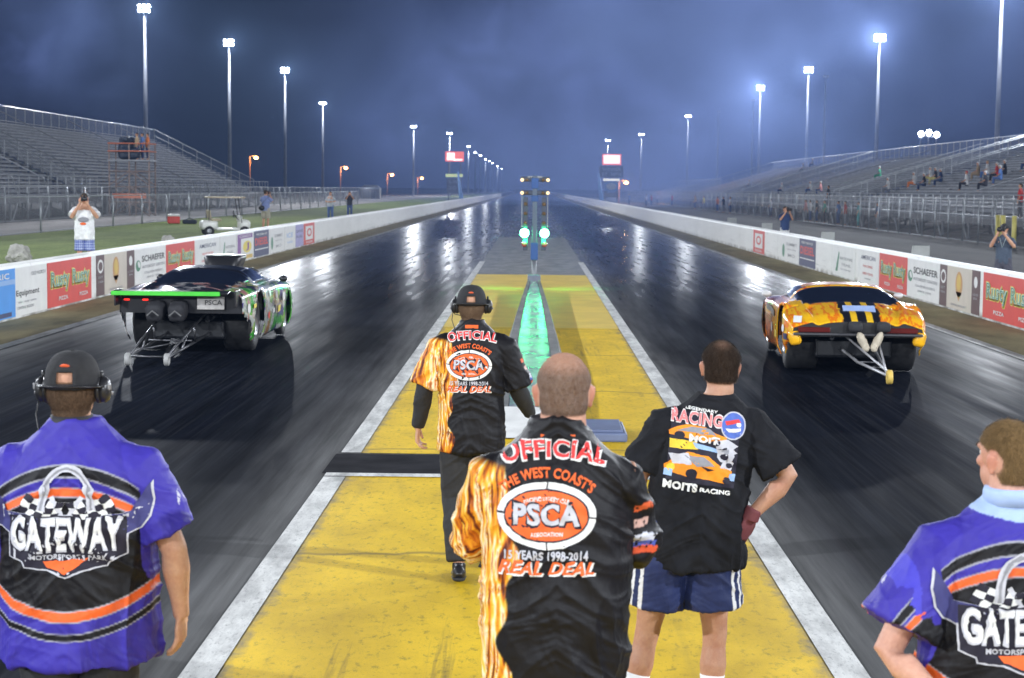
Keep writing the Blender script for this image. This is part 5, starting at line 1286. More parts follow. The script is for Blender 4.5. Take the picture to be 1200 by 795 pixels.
for s_ in (-1, 1):
    q = MB(); q.tube([(s_*.22 + .05, -1.9, .34), (-.02 if s_ < 0 else .28, -2.5, .22), a], .019, 8); q.tube([(s_*.22 + .05, -2.1, .55), (a.x - .02, -2.9, .16)], .014, 8); q.build('wheelie_bar', mat('pale_tube', (.5, .5, .52), .35, .5), rc, True)
q = MB(); q.tube([(-.02, -2.5, .22), (.28, -2.5, .22)], .014, 8); q.tube([(.10, -2.7, .18), (.285, -2.72, .17)], .012, 8); q.build('cross_tube', tube_m, rc, True)
q = MB(); q.lathe([(-.035, .02), (-.035, .08), (-.025, .09), (.025, .09), (.035, .08), (.035, .02)], a + V3(0, -.04, -.005), seg=22); q.build('small_wheel', mat('yellow_urethane', (.66, .46, .10), .5), rc, True)
q = MB(); q.bbox((0, .95, .93), (.42, .5, .10), .04); q.build('hood_scoop', SR['tailm'], rc, True)
for x in (-.95, .95): q = MB(); q.ell((x, .55, .90), (.07, .05, .045), None, 12, 8); q.build('mirror', mat('white_mirror', (.5, .5, .5), .3), rc, True)

# sponsor stickers and vinyl pieces laid on the painted bodies
def stickers(root, bodyobj, fn, specs, name):
    bv = bvh_of(bodyobj.data)
    for i, (shape, colr) in enumerate(specs):
        decal([shape], bv, fn, .016, PAINT[colr], name, root, .06)
lb = [o for o in lc.children if o.name.startswith('body')][0]; rb = [o for o in rc.children if o.name.startswith('body')][0]
sideR = lambda u, v: ((3, u, v), (-1, 0, 0)); sideL = lambda u, v: ((-3, u, v), (1, 0, 0)); topd = lambda u, v: ((u, v - 1.2, 2.2), (0, .5, -.866)); reard = lambda u, v: ((u, -5, v), (0, 1, -.02))
rs = random.Random(5)
sp_ = []
for k in range(16):
    y = -2.2 + .28*k + rs.uniform(-.06, .06); z = rs.uniform(.32, .80); w_ = rs.uniform(.07, .13); h_ = rs.uniform(.03, .07)
    sp_.append((oval(y, z, w_*.6, h_, 14) if k % 3 == 0 else poly((y - w_, z - h_), (y + w_*.8, z - h_*.7), (y + w_, z + h_), (y - w_*.9, z + h_*.8)), rs.choice(['white', 'white', 'yellow', 'red', 'purple', 'grey', 'mint', 'black'])))
stickers(lc, lb, sideR, sp_, 'sticker')
stickers(lc, lb, topd, [(poly((-.35 + .5*k + rs.uniform(-.05, .05), y), (-.12 + .5*k, y + .02), (-.10 + .5*k, y + .11), (-.38 + .5*k, y + .09)), c_) for k, (y, c_) in enumerate(((-.82, 'grey'), (-.70, 'white'), (-.86, 'yellow')))], 'sticker')
stickers(rc, rb, sideL, [(oval(-1.95, .60, .07, .05, 14), 'white'), (poly((-2.12, .46), (-1.98, .46), (-1.98, .54), (-2.12, .54)), 'navy'), (poly((-.2, .62), (.9, .66), (.95, .74), (-.15, .70)), 'black'), (oval(.2, .45, .12, .07, 14), 'grey'), (poly((-.9, .35), (-.5, .38), (-.5, .48), (-.9, .45)), 'yellow')], 'sticker')
stickers(rc, rb, reard, [(poly((-.82, .74), (-.72, .74), (-.70, .82), (-.80, .82)), 'white'), (poly((-.80, .62), (-.74, .62), (-.74, .66), (-.80, .66)), 'sky')], 'sticker')
# ------------------------------------------------------------------ foreground people
def frame_of(px, s, k): 
    h = hz(px)
    return lambda a, b: ((a - px)/s/k, (CAMH - (b - h)/s)/k)
def back(u, v): return (u, -1.0, v), (0, 1, 0)
def shift(items, du, dv, rot=0, sc=1):
    c, s = math.cos(rot), math.sin(rot)
    return [([(du + (c*a - s*b)*sc, dv + (s*a + c*b)*sc) for a, b in v], f) for v, f in items]
DK = {k: mat('print_' + k, v, .6, 0, .14, 40, 0, .2) for k, v in dict(white=(.72, .72, .70), silver=(.50, .50, .54), dark=(.02, .018, .03), orange=(.74, .13, .03), red=(.66, .05, .05), navy=(.05, .05, .16), pink=(.70, .22, .22),
      orange2=(.80, .27, .02), yellow=(.80, .55, .05), blue=(.08, .14, .45), grey=(.25, .25, .27), sky=(.30, .45, .70)).items()}
cloth = attr_mat('printed_cloth', .5, .35, 300, .2)
tee_m = attr_mat('cotton_jersey', .85, .3, 320, .12)
def seg_dist(c, a, b):
    a = np.array(a); b = np.array(b); d = b - a; t = np.clip(((c - a) @ d)/(d @ d), 0, 1); return np.linalg.norm(c - (a + t[:, None]*d), axis=1), t
def mixc(col, m, c2): m = np.clip(m, 0, 1)[:, None]; return col*(1-m) + np.array(c2)*m
def band(x, w, soft=.0022): return np.clip((w/2 - np.abs(x))/soft + .5, 0, 1)
PUR = (.046, .034, .31); BLK = (.0085, .008, .0095); ORG = (.74, .12, .025); GRY = (.34, .34, .38)
def gateway_cols(P, dz=0.0, collar=None, mir=1):
    def f(c, n):
        u, z = c[:, 0], c[:, 2] - dz; col = np.ones((len(c), 3))*PUR
        blk = np.clip((1.362 - 1.4*u*u - z)/.003 + .5, 0, 1)*np.clip((z - (.955 + 1.2*u*u))/.003 + .5, 0, 1)
        col = mixc(col, blk, BLK)
        for zc, a, w, cc in ((1.43, 1.55, .044, GRY), (1.43, 1.55, .033, BLK), (1.362, 1.4, .034, GRY), (1.362, 1.4, .026, ORG)): col = mixc(col, band(z - (zc - a*u*u), w), cc)
        for zc, a, w, cc in ((.955, 1.2, .040, GRY), (.955, 1.2, .031, ORG), (.885, 1.2, .028, GRY), (.885, 1.2, .020, BLK)): col = mixc(col, band(z - (zc + a*u*u), w), cc)
        light = vnoise(np.c_[u*6 + z*3, z*2, c[:, 1]*0], 4); col = mixc(col, (light > .72)*(z > 1.40)*.28, (.22, .20, .75))     # paler slashes of the print
        for S, sg in (('L', -1), ('R', 1)):
            sh = V3(sg*P['sho'], 0, P['shz']); d, t = seg_dist(c, sh + V3(sg*.0, 0, 0), P['elb'+S]); m = (d < .125) & (np.abs(u) > P['sho'] + .028 - .02*(z > 1.4))
            pc = np.ones((len(c), 3))*PUR; pl = vnoise(np.c_[u*20, z*5, c[:, 1]*8], 8); pc = mixc(pc, (pl > .7)*.35, (.10, .10, .75)); pc = mixc(pc, (pl < .25)*.5, (.03, .02, .25))
            col[m] = pc[m]
            lg = m & (np.abs(t - .52 - .1*np.sin(c[:, 1]*60)) < .035) & (c[:, 1] < .03) & (c[:, 1] > -.055); w2 = vnoise(c*120, 3) > .5; col[lg & w2] = (.5, .5, .58)
        if collar is not None: m = (c[:, 2] > 1.505 + .02*np.abs(u)/.1) & (np.abs(u) < .2); col[m] = collar
        return col
    return f
def gateway_logo(A, du, dv, sc=1.0):
    bv = bvh_of(A['shirt'].data); par = A['shirt']
    def D(items, off, key, name): return decal(shift(items, du, dv, 0, sc), bv, back, off, DK[key], name, par, .010)
    wingR = [(.07, .055), (.20, .070), (.262, .165), (.272, .110), (.262, .055), (.235, .02), (.17, -.01), (.10, .0)]
    wingL = [(-a, b) for a, b in wingR][::-1]
    sh_o = [(-.19, .06), (-.185, -.075), (-.14, -.092), (-.135, -.108), (-.06, -.115), (0, -.137), (.06, -.115), (.13, -.100), (.14, -.085), (.19, -.065), (.19, .06)]
    big = lambda p, g: [(a*(1 + g/.2) , (b + .02)*(1 + g/.12) - .02) for a, b in p]
    D([poly(*[(a*1.02 + .002, b*1.05 - .002) for a, b in wingR])], .0030, 'silver', 'wing_outline'); D([poly(*[(a*1.02 - .002, b*1.05 - .002) for a, b in wingL])], .0030, 'silver', 'wing_outline')
    D([poly(*wingR)], .0044, 'navy', 'wing'); D([poly(*wingL)], .0044, 'navy', 'wing')
    D([poly(*big(sh_o, .006))], .0040, 'silver', 'shield_outline'); D([poly(*sh_o)], .0052, 'dark', 'shield')
    D([poly((-.075, -.088), (0, -.083), (.075, -.075), (.03, -.112), (0, -.128), (-.06, -.108))], .0062, 'orange', 'shield_flash')
    # chequered flags
    for sg in (-1, 1):
        wq, kq = [], []
        for i in range(5):
            for j in range(3):
                def q(a, b): x = .03 + a*.13 - b*.03; return (sg*x, .052 + a*.025 + b*.055 - .012*math.sin(a*3))
                P4 = [q(i/5, j/3), q((i+1)/5, j/3), q((i+1)/5, (j+1)/3), q(i/5, (j+1)/3)]
                if sg < 0: P4 = P4[::-1]
                (wq if (i + j) % 2 else kq).append(poly(*P4))
        D(wq + kq, .0064, 'white', 'flag'); D(kq, .0076, 'dark', 'flag_check')
    arch = [(.078*math.cos(a)*1.0, .075 + .135*max(0, math.sin(a))**.8) for a in [math.pi*x/18 for x in range(19)]]
    D([ribbon(arch, .026)], .0084, 'silver', 'arch'); D([ribbon(arch, .008)], .0096, 'grey', 'arch_seam')
    D([ribbon([(-.05, .12), (-.02, .075), (0, .045), (.02, .075), (.05, .12)], .016)], .0070, 'silver', 'flag_pole')
    D([t_item('GATEWAY', 0, 0, .365, .125, bold=.075, taper=0)], .0088, 'dark', 'lettering'); D([t_item('GATEWAY', 0, 0, .358, .115, bold=.055)], .0102, 'silver', 'lettering'); D([t_item('GATEWAY', 0, .002, .345, .102, bold=.02)], .0116, 'white', 'lettering')
    D([t_item('MOTORSPORTS PARK', .01, -.073, .25, .018, bold=.03)], .0080, 'silver', 'lettering')
AR = lambda P, **k: dict(P, **k)
# --- left Gateway official with cap and headset
s, cx = 350, 85; kA = 1.015
PA = dict(h=kA*1.8, sho=.205, shz=1.42, elbR=(.325, -.01, 1.15), wriR=(.335, .05, .915), elbL=(-.325, -.01, 1.15), wriL=(-.335, .08, .92), hR=(-.05, .15, -1), nR=(-1, .2, 0), girth=1.15, neck=.064, head=(-.012, .01), vox=.005, svox=.0048,
    shirt=dict(torso=[(.78, .262, .175), (.92, .262, .18), (1.08, .255, .175), (1.24, .25, .165), (1.36, .247, .15), (1.42, .232, .138), (1.46, .205, .122), (1.50, .168, .106), (1.53, .130, .094), (1.56, .095, .085), (1.585, .076, .078)], sleeve=(.088, .104), len=.80))
def cap_hair(L): return np.minimum(-(L[:, 2] - .030), (-(L[:, 1]) - .01) )*(np.abs(L[:, 0]) < .2) - np.maximum(0, -.075 - L[:, 2])*3
def hcol(a, b): return lambda L, t, nz: np.clip(np.array(a)[None]*(1 - t[:, None]) + np.array(b)[None]*t[:, None] + nz[:, None]*.12*np.array(b), 0, 1)
SK = (.50, .27, .17)
A = make_person('person', ((cx - VX)/s, F/s, 0), 0, PA, 'person at the left edge in a purple and black Gateway shirt with cap and headset', SK, dict(fn=cap_hair, strands=9000, slen=.006, thick=.004, fuzz=.0015, col=hcol((.28, .15, .09), (.10, .06, .035))),
    cloth, gateway_cols(dict(BASE, **PA)), dict(len=1.9, r=(.105, .075, .062), mat=mat('black_trousers', (.014, .014, .016), .75, 0, .2, 30, .3)), (black, mat('black_sole', (.02, .02, .02), .8)), amp=.014, seed=3)
gateway_logo(A, .004, 1.226)
add_cap(A, mat('black_cap_cloth', (.014, .014, .016), .8, 0, .3, 60, .4), badge=mat('orange_badge', (.66, .10, .03), .5))
add_headset(A, black, mat('scuffed_metal', (.3, .3, .31), .4, .6))
q = MB(); q.rings([(V3(-.012, -.012, 1.545), .073, .075), (V3(-.012, -.014, 1.60), .067, .070)], 32); q.build('collar', mat('black_collar', (.015, .014, .018), .7), A['root'], True)
# --- right Gateway official
s, cx = 400, 1195; kE = .962
PE = dict(h=kE*1.8, sho=.215, shz=1.41, elbL=(-.385, -.06, 1.095), wriL=(-.25, -.18, .985), elbR=(.385, -.06, 1.095), wriR=(.25, -.18, .985), hL=(.95, -.12, -.05), hR=(-.95, -.10, -.05), nL=(0, 1, -.2), nR=(0, 1, -.2), curlL=.9, curlR=.9, girth=1.15, neck=.062, head=(-.02, .01), headyaw=.55, vox=.005, svox=.0048,
    shirt=dict(torso=[(.78, .27, .17), (.92, .272, .175), (1.08, .268, .17), (1.24, .262, .16), (1.36, .252, .15), (1.42, .235, .138), (1.46, .208, .122), (1.50, .170, .106), (1.53, .135, .094), (1.56, .100, .085), (1.59, .080, .078)], sleeve=(.092, .128), len=.76))
def short_hair(back_z=-.075):
    def f(L):
        x, y, z = L.T
        g = np.minimum(z - (.035 - .0*y) , .25)                                        # crown
        side = np.minimum(z - np.where(y < -.0, back_z + np.clip(y + .04, 0, 1)*1.5, .01 + np.clip(y, 0, .05)*.8), .055 - y)
        ear = np.hypot(y + .012, z + .008) - .036; ear = np.where(np.abs(x) > .060, ear, .1)
        fr = .070 - y + np.clip(z - .06, 0, .1)*.6
        return np.minimum(np.minimum(np.maximum(g, side), ear), fr)
    return f
E = make_person('person', ((cx - VX)/s, F/s, 0), 0, PE, 'person at the right edge in a purple Gateway shirt with light blue collar', (.52, .27, .19), dict(fn=short_hair(), strands=22000, slen=.012, thick=.006, fuzz=.003, col=hcol((.34, .20, .12), (.24, .15, .065))),
    cloth, gateway_cols(dict(BASE, **PE), .005, (.36, .48, .74)), dict(len=1.9, r=(.105, .075, .062), mat=MATS['black_trousers']), (black, MATS['black_sole']), amp=.014, seed=8)
gateway_logo(E, .0, 1.20)
q = MB(); q.rings([(V3(-.01, -.012, 1.55), .086, .082), (V3(-.015, -.014, 1.585), .080, .078), (V3(-.015, -.016, 1.60), .076, .075)], 32); q.build('collar', mat('light_blue_collar', (.36, .48, .74), .7), E['root'], True)
# --- flame shirts
def flame_cols(P, edge, sgn=1):
    def f(c, n):
        u, y, z = c.T; col = np.ones((len(c), 3))*BLK
        wv = .018*np.sin(z*16 + 1) + .014*np.sin(z*37)
        m = np.clip(((edge + wv + .03*(z - 1.2)) - u)/.004, 0, 1)*np.clip((1.475 - z + (-.1 - u)*.2)/.02, 0, 1)
        w1 = fbm(np.c_[u*12, z*5, y*4], 2, 3)*.17
        a = np.arctan2(y, u + .16)*.16 + u*.6
        r1 = vnoise(np.c_[(a + w1)*52, z*6.5, z*0], 5); r2 = vnoise(np.c_[(a - w1*.9)*105, z*14, z*0 + 4], 6)
        v = r1*.7 + r2*.35
        fl = np.zeros((len(c), 3)); stops = [(.0, (.03, .008, .01)), (.26, (.10, .02, .01)), (.36, (.50, .12, .01)), (.48, (.72, .30, .02)), (.58, (.82, .52, .06)), (.69, (.80, .72, .50)), (.78, (.60, .18, .02)), (.90, (.12, .03, .02)), (1.1, (.7, .4, .05))]
        for k in range(3): fl[:, k] = np.interp(v, [q[0] for q in stops], [q[1][k] for q in stops])
        m = m[:, None]; col = col*(1-m) + fl*m
        for i, (zz, cc) in enumerate(((1.36, (.66, .12, .04)), (1.31, (.55, .35, .30)), (1.265, (.60, .62, .70)), (1.245, (.08, .12, .45)), (1.225, (.66, .10, .04)))):
            for sg in (1, -1):
                q = (sg*u > P['sho'] + .035) & (np.abs(z - zz + .003*np.sin(u*90)) < (.012 if i != 3 else .008)) & (np.abs(y + .030 - .012*i) < .022) & (vnoise(c*90, 2+i) > .28) & (sg > 0)
                col[q] = cc
        return col
    return f
def psca_print(A, du, zc, sc=1.0, grid=.010):
    bv = bvh_of(A['shirt'].data); par = A['shirt']
    def D(items, off, key, name): return decal(shift(items, du, zc, 0, sc), bv, back, off, DK[key], name, par, grid)
    D([t_item('OFFICIAL', .018, .184, .315, .060, bold=.07, arc=.52)], .0035, 'white', 'lettering'); D([t_item('OFFICIAL', .018, .185, .305, .050, bold=.025, arc=.52)], .0050, 'red', 'lettering')
    D([t_item("THE WEST COAST'S", 0, .120, .285, .030, bold=.04, arc=.20)], .0035, 'orange', 'lettering')
    D([oval(0, 0, .140, .094)], .0032, 'white', 'ring'); D([oval(0, 0, .120, .076)], .0044, 'dark', 'ring'); D([oval(0, 0, .115, .071)], .0055, 'orange', 'oval')
    D([ribbon([(-.14, .005), (-.118, .004)], .004), ribbon([(.118, -.004), (.14, -.005)], .004), ribbon([(0, .076), (.002, .094)], .004), ribbon([(0, -.094), (0, -.076)], .004)], .0046, 'dark', 'ring_mark')
    D([t_item('PSCA', 0, .003, .198, .074, bold=.075)], .0064, 'dark', 'lettering'); D([t_item('PSCA', 0, .004, .186, .062, bold=.04)], .0078, 'silver', 'lettering')
    D([t_item('PACIFIC STREET CAR', 0, .048, .13, .011, bold=.03, arc=.2), t_item('ASSOCIATION', 0, -.052, .09, .012, bold=.03)], .0060, 'white', 'lettering')
    D([t_item('15 YEARS 1998-2014', 0, -.112, .235, .026, bold=.03)], .0036, 'silver', 'lettering')
    D([t_item('REAL DEAL', .004, -.150, .275, .040, bold=.05, shear=.35)], .0034, 'white', 'lettering'); D([t_item('REAL DEAL', 0, -.146, .270, .038, bold=.03, shear=.35)], .0049, 'orange', 'lettering')
def collar_tag(A, w=.05):
    P = A['P']; c = leanf(P, 1.55); q = MB(); q.bbox(c + V3(0, -.088, 1.565), (w*2, .006, .022), .002); q.build('collar_tag', DK['orange'], A['shirt'])
# --- near bald official
s, cx = 385, 655; kC = 1.055
PC = dict(h=kC*1.8, sho=.190, shz=1.435, elbL=(-.245, .09, 1.235), wriL=(-.10, .30, 1.14), elbR=(.238, .08, 1.235), wriR=(.10, .30, 1.14), hL=(.7, .7, .1), hR=(-.7, .7, .1), nL=(.5, -.5, -.6), nR=(-.5, -.5, -.6), curlL=.7, curlR=.7, girth=1.2, nape=1, neck=.070, head=(.016, .012), vox=.005, svox=.0046,
    shirt=dict(torso=[(.845, .203, .160), (.95, .208, .172), (1.08, .214, .175), (1.20, .216, .168), (1.32, .216, .155), (1.39, .214, .145), (1.44, .206, .135), (1.485, .182, .120), (1.52, .150, .108), (1.555, .115, .096), (1.585, .090, .088), (1.615, .082, .084)], sleeve=(.077, .072, .060), len=1.15))
C_ = make_person('person', ((cx - VX)/s, F/s, 0), 0, PC, 'bald person in the centre foreground wearing a black OFFICIAL shirt with flames', (.50, .26, .175),
    dict(fn=lambda L: np.minimum(short_hair(-.070)(L), .05), strands=12000, slen=.003, thick=.0022, fuzz=.0012, col=lambda L, t, nz: np.clip(np.array((.50, .27, .18))[None]*(1 - (.80*t*(1 - .85*np.clip((L[:, 2] - .050)/.045, 0, 1)))[:, None]) + np.array((.115, .088, .068))[None]*(.80*t*(1 - .85*np.clip((L[:, 2] - .050)/.045, 0, 1)))[:, None] + nz[:, None]*.10, .02, 1)),
    cloth, flame_cols(dict(BASE, **PC), -.135), dict(len=1.9, r=(.110, .085, .075), w=1.1, mat=mat('khaki_trousers', (.30, .25, .17), .8, 0, .15, 20, .3)), (black, MATS['black_sole']), amp=.014, seed=21)
psca_print(C_, -.030, 1.352); collar_tag(C_)
# --- far official walking, cap and headset
s, cx = 193, 553; kB = 1.0
PB = dict(h=kB*1.8, sho=.205, shz=1.435, elbL=(-.285, -.02, 1.19), wriL=(-.33, .05, .93), elbR=(.275, .03, 1.19), wriR=(.365, .16, 1.0), hL=(-.05, .2, -1), hR=(.3, .5, -.8), nL=(1, 0, 0), nR=(-1, 0, 0), curlL=.8, curlR=.9, girth=1.05, neck=.062, head=(-.005, .012), vox=.0065, svox=.0065,
    kneL=(-.10, .03, .50), ankL=(-.065, -.10, .105), footL=(-.05, 1, -.12), kneR=(.10, .24, .52), ankR=(.09, .34, .10), footR=(.15, 1, 0),
    shirt=dict(torso=[(.80, .192, .145), (.92, .195, .150), (1.08, .193, .145), (1.22, .200, .140), (1.34, .215, .135), (1.40, .216, .130), (1.44, .205, .122), (1.485, .178, .110), (1.52, .145, .098), (1.555, .110, .088), (1.585, .082, .078), (1.605, .075, .075)], sleeve=(.082, .098), len=.98))
B = make_person('person', ((cx - VX)/s, F/s, 0), 0, PB, 'person walking up the median in a black OFFICIAL flame shirt with cap and headset', SK, dict(fn=cap_hair, strands=9000, slen=.006, thick=.004, fuzz=.0015, col=hcol((.30, .17, .10), (.16, .10, .06))),
    cloth, flame_cols(dict(BASE, **PB), -.105), dict(len=1.93, r=(.100, .078, .070), w=.98, mat=MATS['black_trousers']), (black, MATS['black_sole']), amp=.013, seed=33)
psca_print(B, -.012, 1.335, .98, .02); collar_tag(B, .04)
add_cap(B, MATS['black_cap_cloth'], badge=MATS['orange_badge']); add_headset(B, black, MATS['scuffed_metal'])
for S in 'LR':
    el, wr = Vector(PB['elb'+S]), Vector(PB['wri'+S]); q = MB(); q.tube([lerp(V3(0, 0, 1.45) + V3((-1 if S == 'L' else 1)*.2, 0, 0), el, .8), el, lerp(el, wr, .3), lerp(el, wr, .7), lerp(el, wr, .97)], [.056, .054, .056, .045, .038], 18)
    me = fused(q, .008, 3, 'long_sleeve'); folds(me, .006, 5, .5, 1.5); me.materials.append(MATS['black_trousers']); put('long_sleeve', me, B['root'])
# --- man in black T-shirt and navy shorts
s, cx = 275, 810; kD = .975
def tee_cols(c, n): return np.ones((len(c), 3))*np.array((.013, .0135, .016))*(1 + .5*(vnoise(c*30, 2)[:, None] - .5))
def short_cols(c):
    col = np.ones((len(c), 3))*np.array((.020, .030, .095)); u, y, z = c.T
    ang = np.arctan2(y, np.abs(u) - .12)
    for k in (-.85, -.5, -.15): col[(np.abs(ang - k) < .07) & (np.abs(u) > .15) & (z < .90)] = (.70, .70, .70)
    return col
PD = dict(h=kD*1.8, lean=(.105, .02), sho=.195, shz=1.43, elbL=(-.215, .02, 1.205), wriL=(-.26, .12, .96), elbR=(.435, -.05, 1.215), wriR=(.275, -.06, 1.045), hL=(-.1, .2, -1), hR=(-.35, .10, -.9), nL=(1, 0, 0), nR=(-.6, .5, 0), curlL=.5, curlR=.35, girth=1.08, neck=.062, head=(.022, .022), headtilt=.04, vox=.0055, svox=.0052,
    hipL=(-.095, 0, .93), hipR=(.10, 0, .93), kneL=(-.165, .02, .50), kneR=(.135, .02, .50), ankL=(-.255, -.02, .085), ankR=(.115, -.02, .085), footL=(-.25, 1, 0), footR=(.2, 1, 0),
    shirt=dict(name='t_shirt', dx=.03, torso=[(.815, .212, .158), (.92, .212, .162), (1.06, .208, .160), (1.20, .213, .155), (1.32, .222, .145), (1.39, .220, .138), (1.44, .206, .125), (1.485, .178, .110), (1.52, .142, .096), (1.55, .105, .085), (1.575, .080, .078)], sleeve=(.084, .100), len=.82))
D_ = make_person('person', ((cx - VX)/s, F/s, 0), 0, PD, 'person in black T-shirt with orange car print and navy shorts, hand on hip', (.42, .22, .14),
    dict(fn=short_hair(-.068), strands=22000, slen=.011, thick=.006, fuzz=.003, col=lambda L, t, nz: np.clip(np.array((.40, .21, .13))[None]*(1 - t[:, None]) + np.array((.045, .028, .018))[None]*t[:, None] + nz[:, None]*.03 + (np.clip(1 - np.hypot(L[:, 0], L[:, 1] + .055)/.042, 0, 1)*np.clip((L[:, 2] - .055)/.03, 0, 1))[:, None]*np.array((.16, .09, .06)), .01, 1)),
    tee_m, tee_cols, dict(name='shorts', len=.70, r=(.125, .135), w=1.12, mat=cloth, colf=short_cols, amp=.009), (mat('grey_shoe', (.25, .25, .26), .6), mat('white_sole', (.6, .6, .6), .6)), amp=.015, seed=44, sockh=.55)
def tee_print(A):
    bv = bvh_of(A['shirt'].data); par = A['shirt']
    def D(items, off, key, name='print'): return decal(shift(items, .048, 1.325, -.125, 1), bv, back, off, DK[key], name, par, .010)
    def car(x, y, w_, h, fl=1): return [poly(*[(x + fl*a*w_, y + b*h) for a, b in ((-.5, -.1), (-.48, -.35), (-.2, -.42), (.1, -.45), (.42, -.5), (.5, -.3), (.5, -.05), (.3, .12), (.12, .42), (-.18, .48), (-.36, .2))][::fl])]
    D([poly((-.15, .165), (-.14, -.13), (.155, -.13), (.15, .10), (.05, .13), (0, .165))], .0028, 'dark')
    D([t_item('RACING', -.04, .145, .22, .060, bold=.06)], .0036, 'white', 'lettering'); D([t_item('RACING', -.04, .145, .215, .052, bold=.03)], .0045, 'pink', 'lettering')
    D([t_item('THE LEGENDARY', -.05, .184, .19, .014, bold=.04)], .0036, 'white', 'lettering')
    D([oval(.118, .135, .055, .060)], .0040, 'silver', 'emblem'); D([oval(.118, .135, .049, .054)], .0050, 'blue', 'emblem'); D([poly((.08, .15), (.14, .165), (.15, .15), (.09, .135)), ], .0060, 'red', 'emblem'); D([poly((.085, .118), (.15, .128), (.15, .115), (.10, .105)), oval(.14, .14, .012, .01)], .0060, 'white', 'emblem')
    D(car(-.03, .085, .25, .065), .0040, 'orange2'); D([poly((-.12, .083), (-.06, .108), (.02, .108), (.05, .085))], .0050, 'grey'); D([t_item('MOIT', .0, .062, .13, .030, bold=.06)], .0058, 'white', 'lettering')
    D([oval(-.105, .065, .022, .016), oval(.05, .055, .018, .013)], .0054, 'dark')
    D([poly((-.145, .045), (-.03, .050), (-.02, .015), (-.14, .005))], .0038, 'yellow'); D([poly((-.05, .045), (.06, .03), (.07, .012), (-.03, .02))], .0042, 'sky')
    D([oval(.10, .005, .038, .034, 9), poly((.05, .06), (.10, .075), (.15, .05), (.13, .035), (.15, .02), (.11, .0), (.06, .02)), poly((.08, -.05), (.13, -.06), (.14, -.02), (.10, .0))], .0046, 'silver'); D([oval(.095, .0, .018, .015, 8), oval(.12, -.035, .016, .012, 8), poly((.06, .03), (.1, .04), (.1, .03))], .0054, 'dark')
    D(car(-.01, -.055, .29, .115), .0050, 'orange2'); D([poly((-.14, -.02), (-.06, -.005), (-.04, -.05), (-.12, -.06))], .0058, 'silver'); D([poly((-.075, -.018), (.01, -.012), (.06, -.045), (-.02, -.055))], .0060, 'grey'); D([oval(-.035, -.09, .024, .022), oval(.115, -.098, .016, .014), poly((.0, -.05), (.06, -.06), (.03, -.07))], .0066, 'dark')
    D([oval(-.125, -.075, .018, .018)], .0060, 'yellow'); D([poly((-.15, -.085), (-.115, -.085), (-.115, -.115), (-.15, -.115))], .0060, 'sky'); D([poly((.125, -.07), (.15, -.07), (.15, -.1), (.125, -.1))], .0060, 'sky')
    D([t_item('MOITS', -.075, -.150, .145, .036, bold=.06), t_item('RACING', .075, -.152, .13, .020, bold=.05)], .0046, 'white', 'lettering')
tee_print(D_)
q = MB(); wr = Vector(PD['wriR']); d = Vector(PD['hR']).normalized()
add_hand(q, wr, PD['hR'], PD['nR'], 1, .35, 1.22); q.tube([wr - d*.035, wr + d*.02], [.036, .040], 14)
me = fused(q, .005, 2, 'glove'); me.materials.append(mat('maroon_glove', (.13, .03, .035), .75)); put('glove', me, D_['root'])

# ------------------------------------------------------------------ people farther off
flat = {}
def cm(name, c, r=.8): return mat('cloth_' + name, c, r, 0, .18, 14, .2)
SIMPLE = dict(torso=[(.86, .185, .135), (1.0, .18, .135), (1.15, .18, .13), (1.3, .195, .13), (1.40, .192, .115), (1.45, .16, .1), (1.50, .12, .085), (1.54, .082, .07), (1.565, .066, .064)], sleeve=(.072, .082), len=.8)
def plaid(c):
    u, y, z = c.T; a = np.arctan2(y, np.abs(u) - .1)*.12; g = (np.sin(a*150) > .2).astype(float)*.5 + (np.sin(z*110) > .3)*.5
    return np.array((.05, .08, .30))[None]*(1 - g[:, None]) + np.array((.40, .45, .62))[None]*g[:, None]
shoe_m = (mat('dark_shoe', (.04, .04, .045), .6), MATS['black_sole'])
HR = lambda c: dict(fn=short_hair(), thick=.008, fuzz=.002, col=hcol(c, c))
CAMHOLD = dict(elbL=(-.27, .14, 1.28), elbR=(.27, .14, 1.28), wriL=(-.07, .26, 1.56), wriR=(.09, .24, 1.58), hL=(.4, .2, .9), hR=(-.4, .2, .9), nL=(.3, -.9, 0), nR=(-.3, -.9, 0), curlL=1.0, curlR=1.0)
def photo_camera(root, k, label):
    M = root.matrix_world if False else Matrix.Translation(root.location) @ root.rotation_euler.to_matrix().to_4x4()
    c = empty('photo_camera', M @ Vector((0, .27*k, 1.68*k)), root.rotation_euler.z, label, 'camera', 'cameras held by the photographers')
    q = MB(); q.bbox((0, -.02, 0), (.15, .08, .11), .015); q.bbox((0, -.02, .07), (.06, .07, .04), .01); q.build('body', black, c)
    q = MB(); q.tube([(0, .02, 0), (0, .14, 0), (0, .20, 0)], [.04, .042, .055], 16); q.build('lens', black, c, True)
def far_person(px, Y, z, yaw, P, label, shirt, legs, tone=SK, hair=(.05, .035, .025), shoe=True, cam=None, capm=None, colf=None, **k):
    P = dict(dict(vox=.013, shirt=SIMPLE), **P); x = (px - VX)*Y/F
    A = make_person('person', (x, Y, z), yaw, P, label, tone, HR(hair), shirt, colf, legs, shoe_m if shoe else None, faces=True, amp=.008, seed=int(px), **k)
    if cam: photo_camera(A['root'], A['k'], cam)
    if capm: add_cap(A, capm, strap=False)
    return A
LEG = lambda m, **k: dict(dict(len=1.9, r=(.10, .075, .065), mat=m), **k)
SHORT = lambda m, **k: dict(dict(name='shorts', len=.92, r=(.115, .115), w=1.08, mat=m), **k)
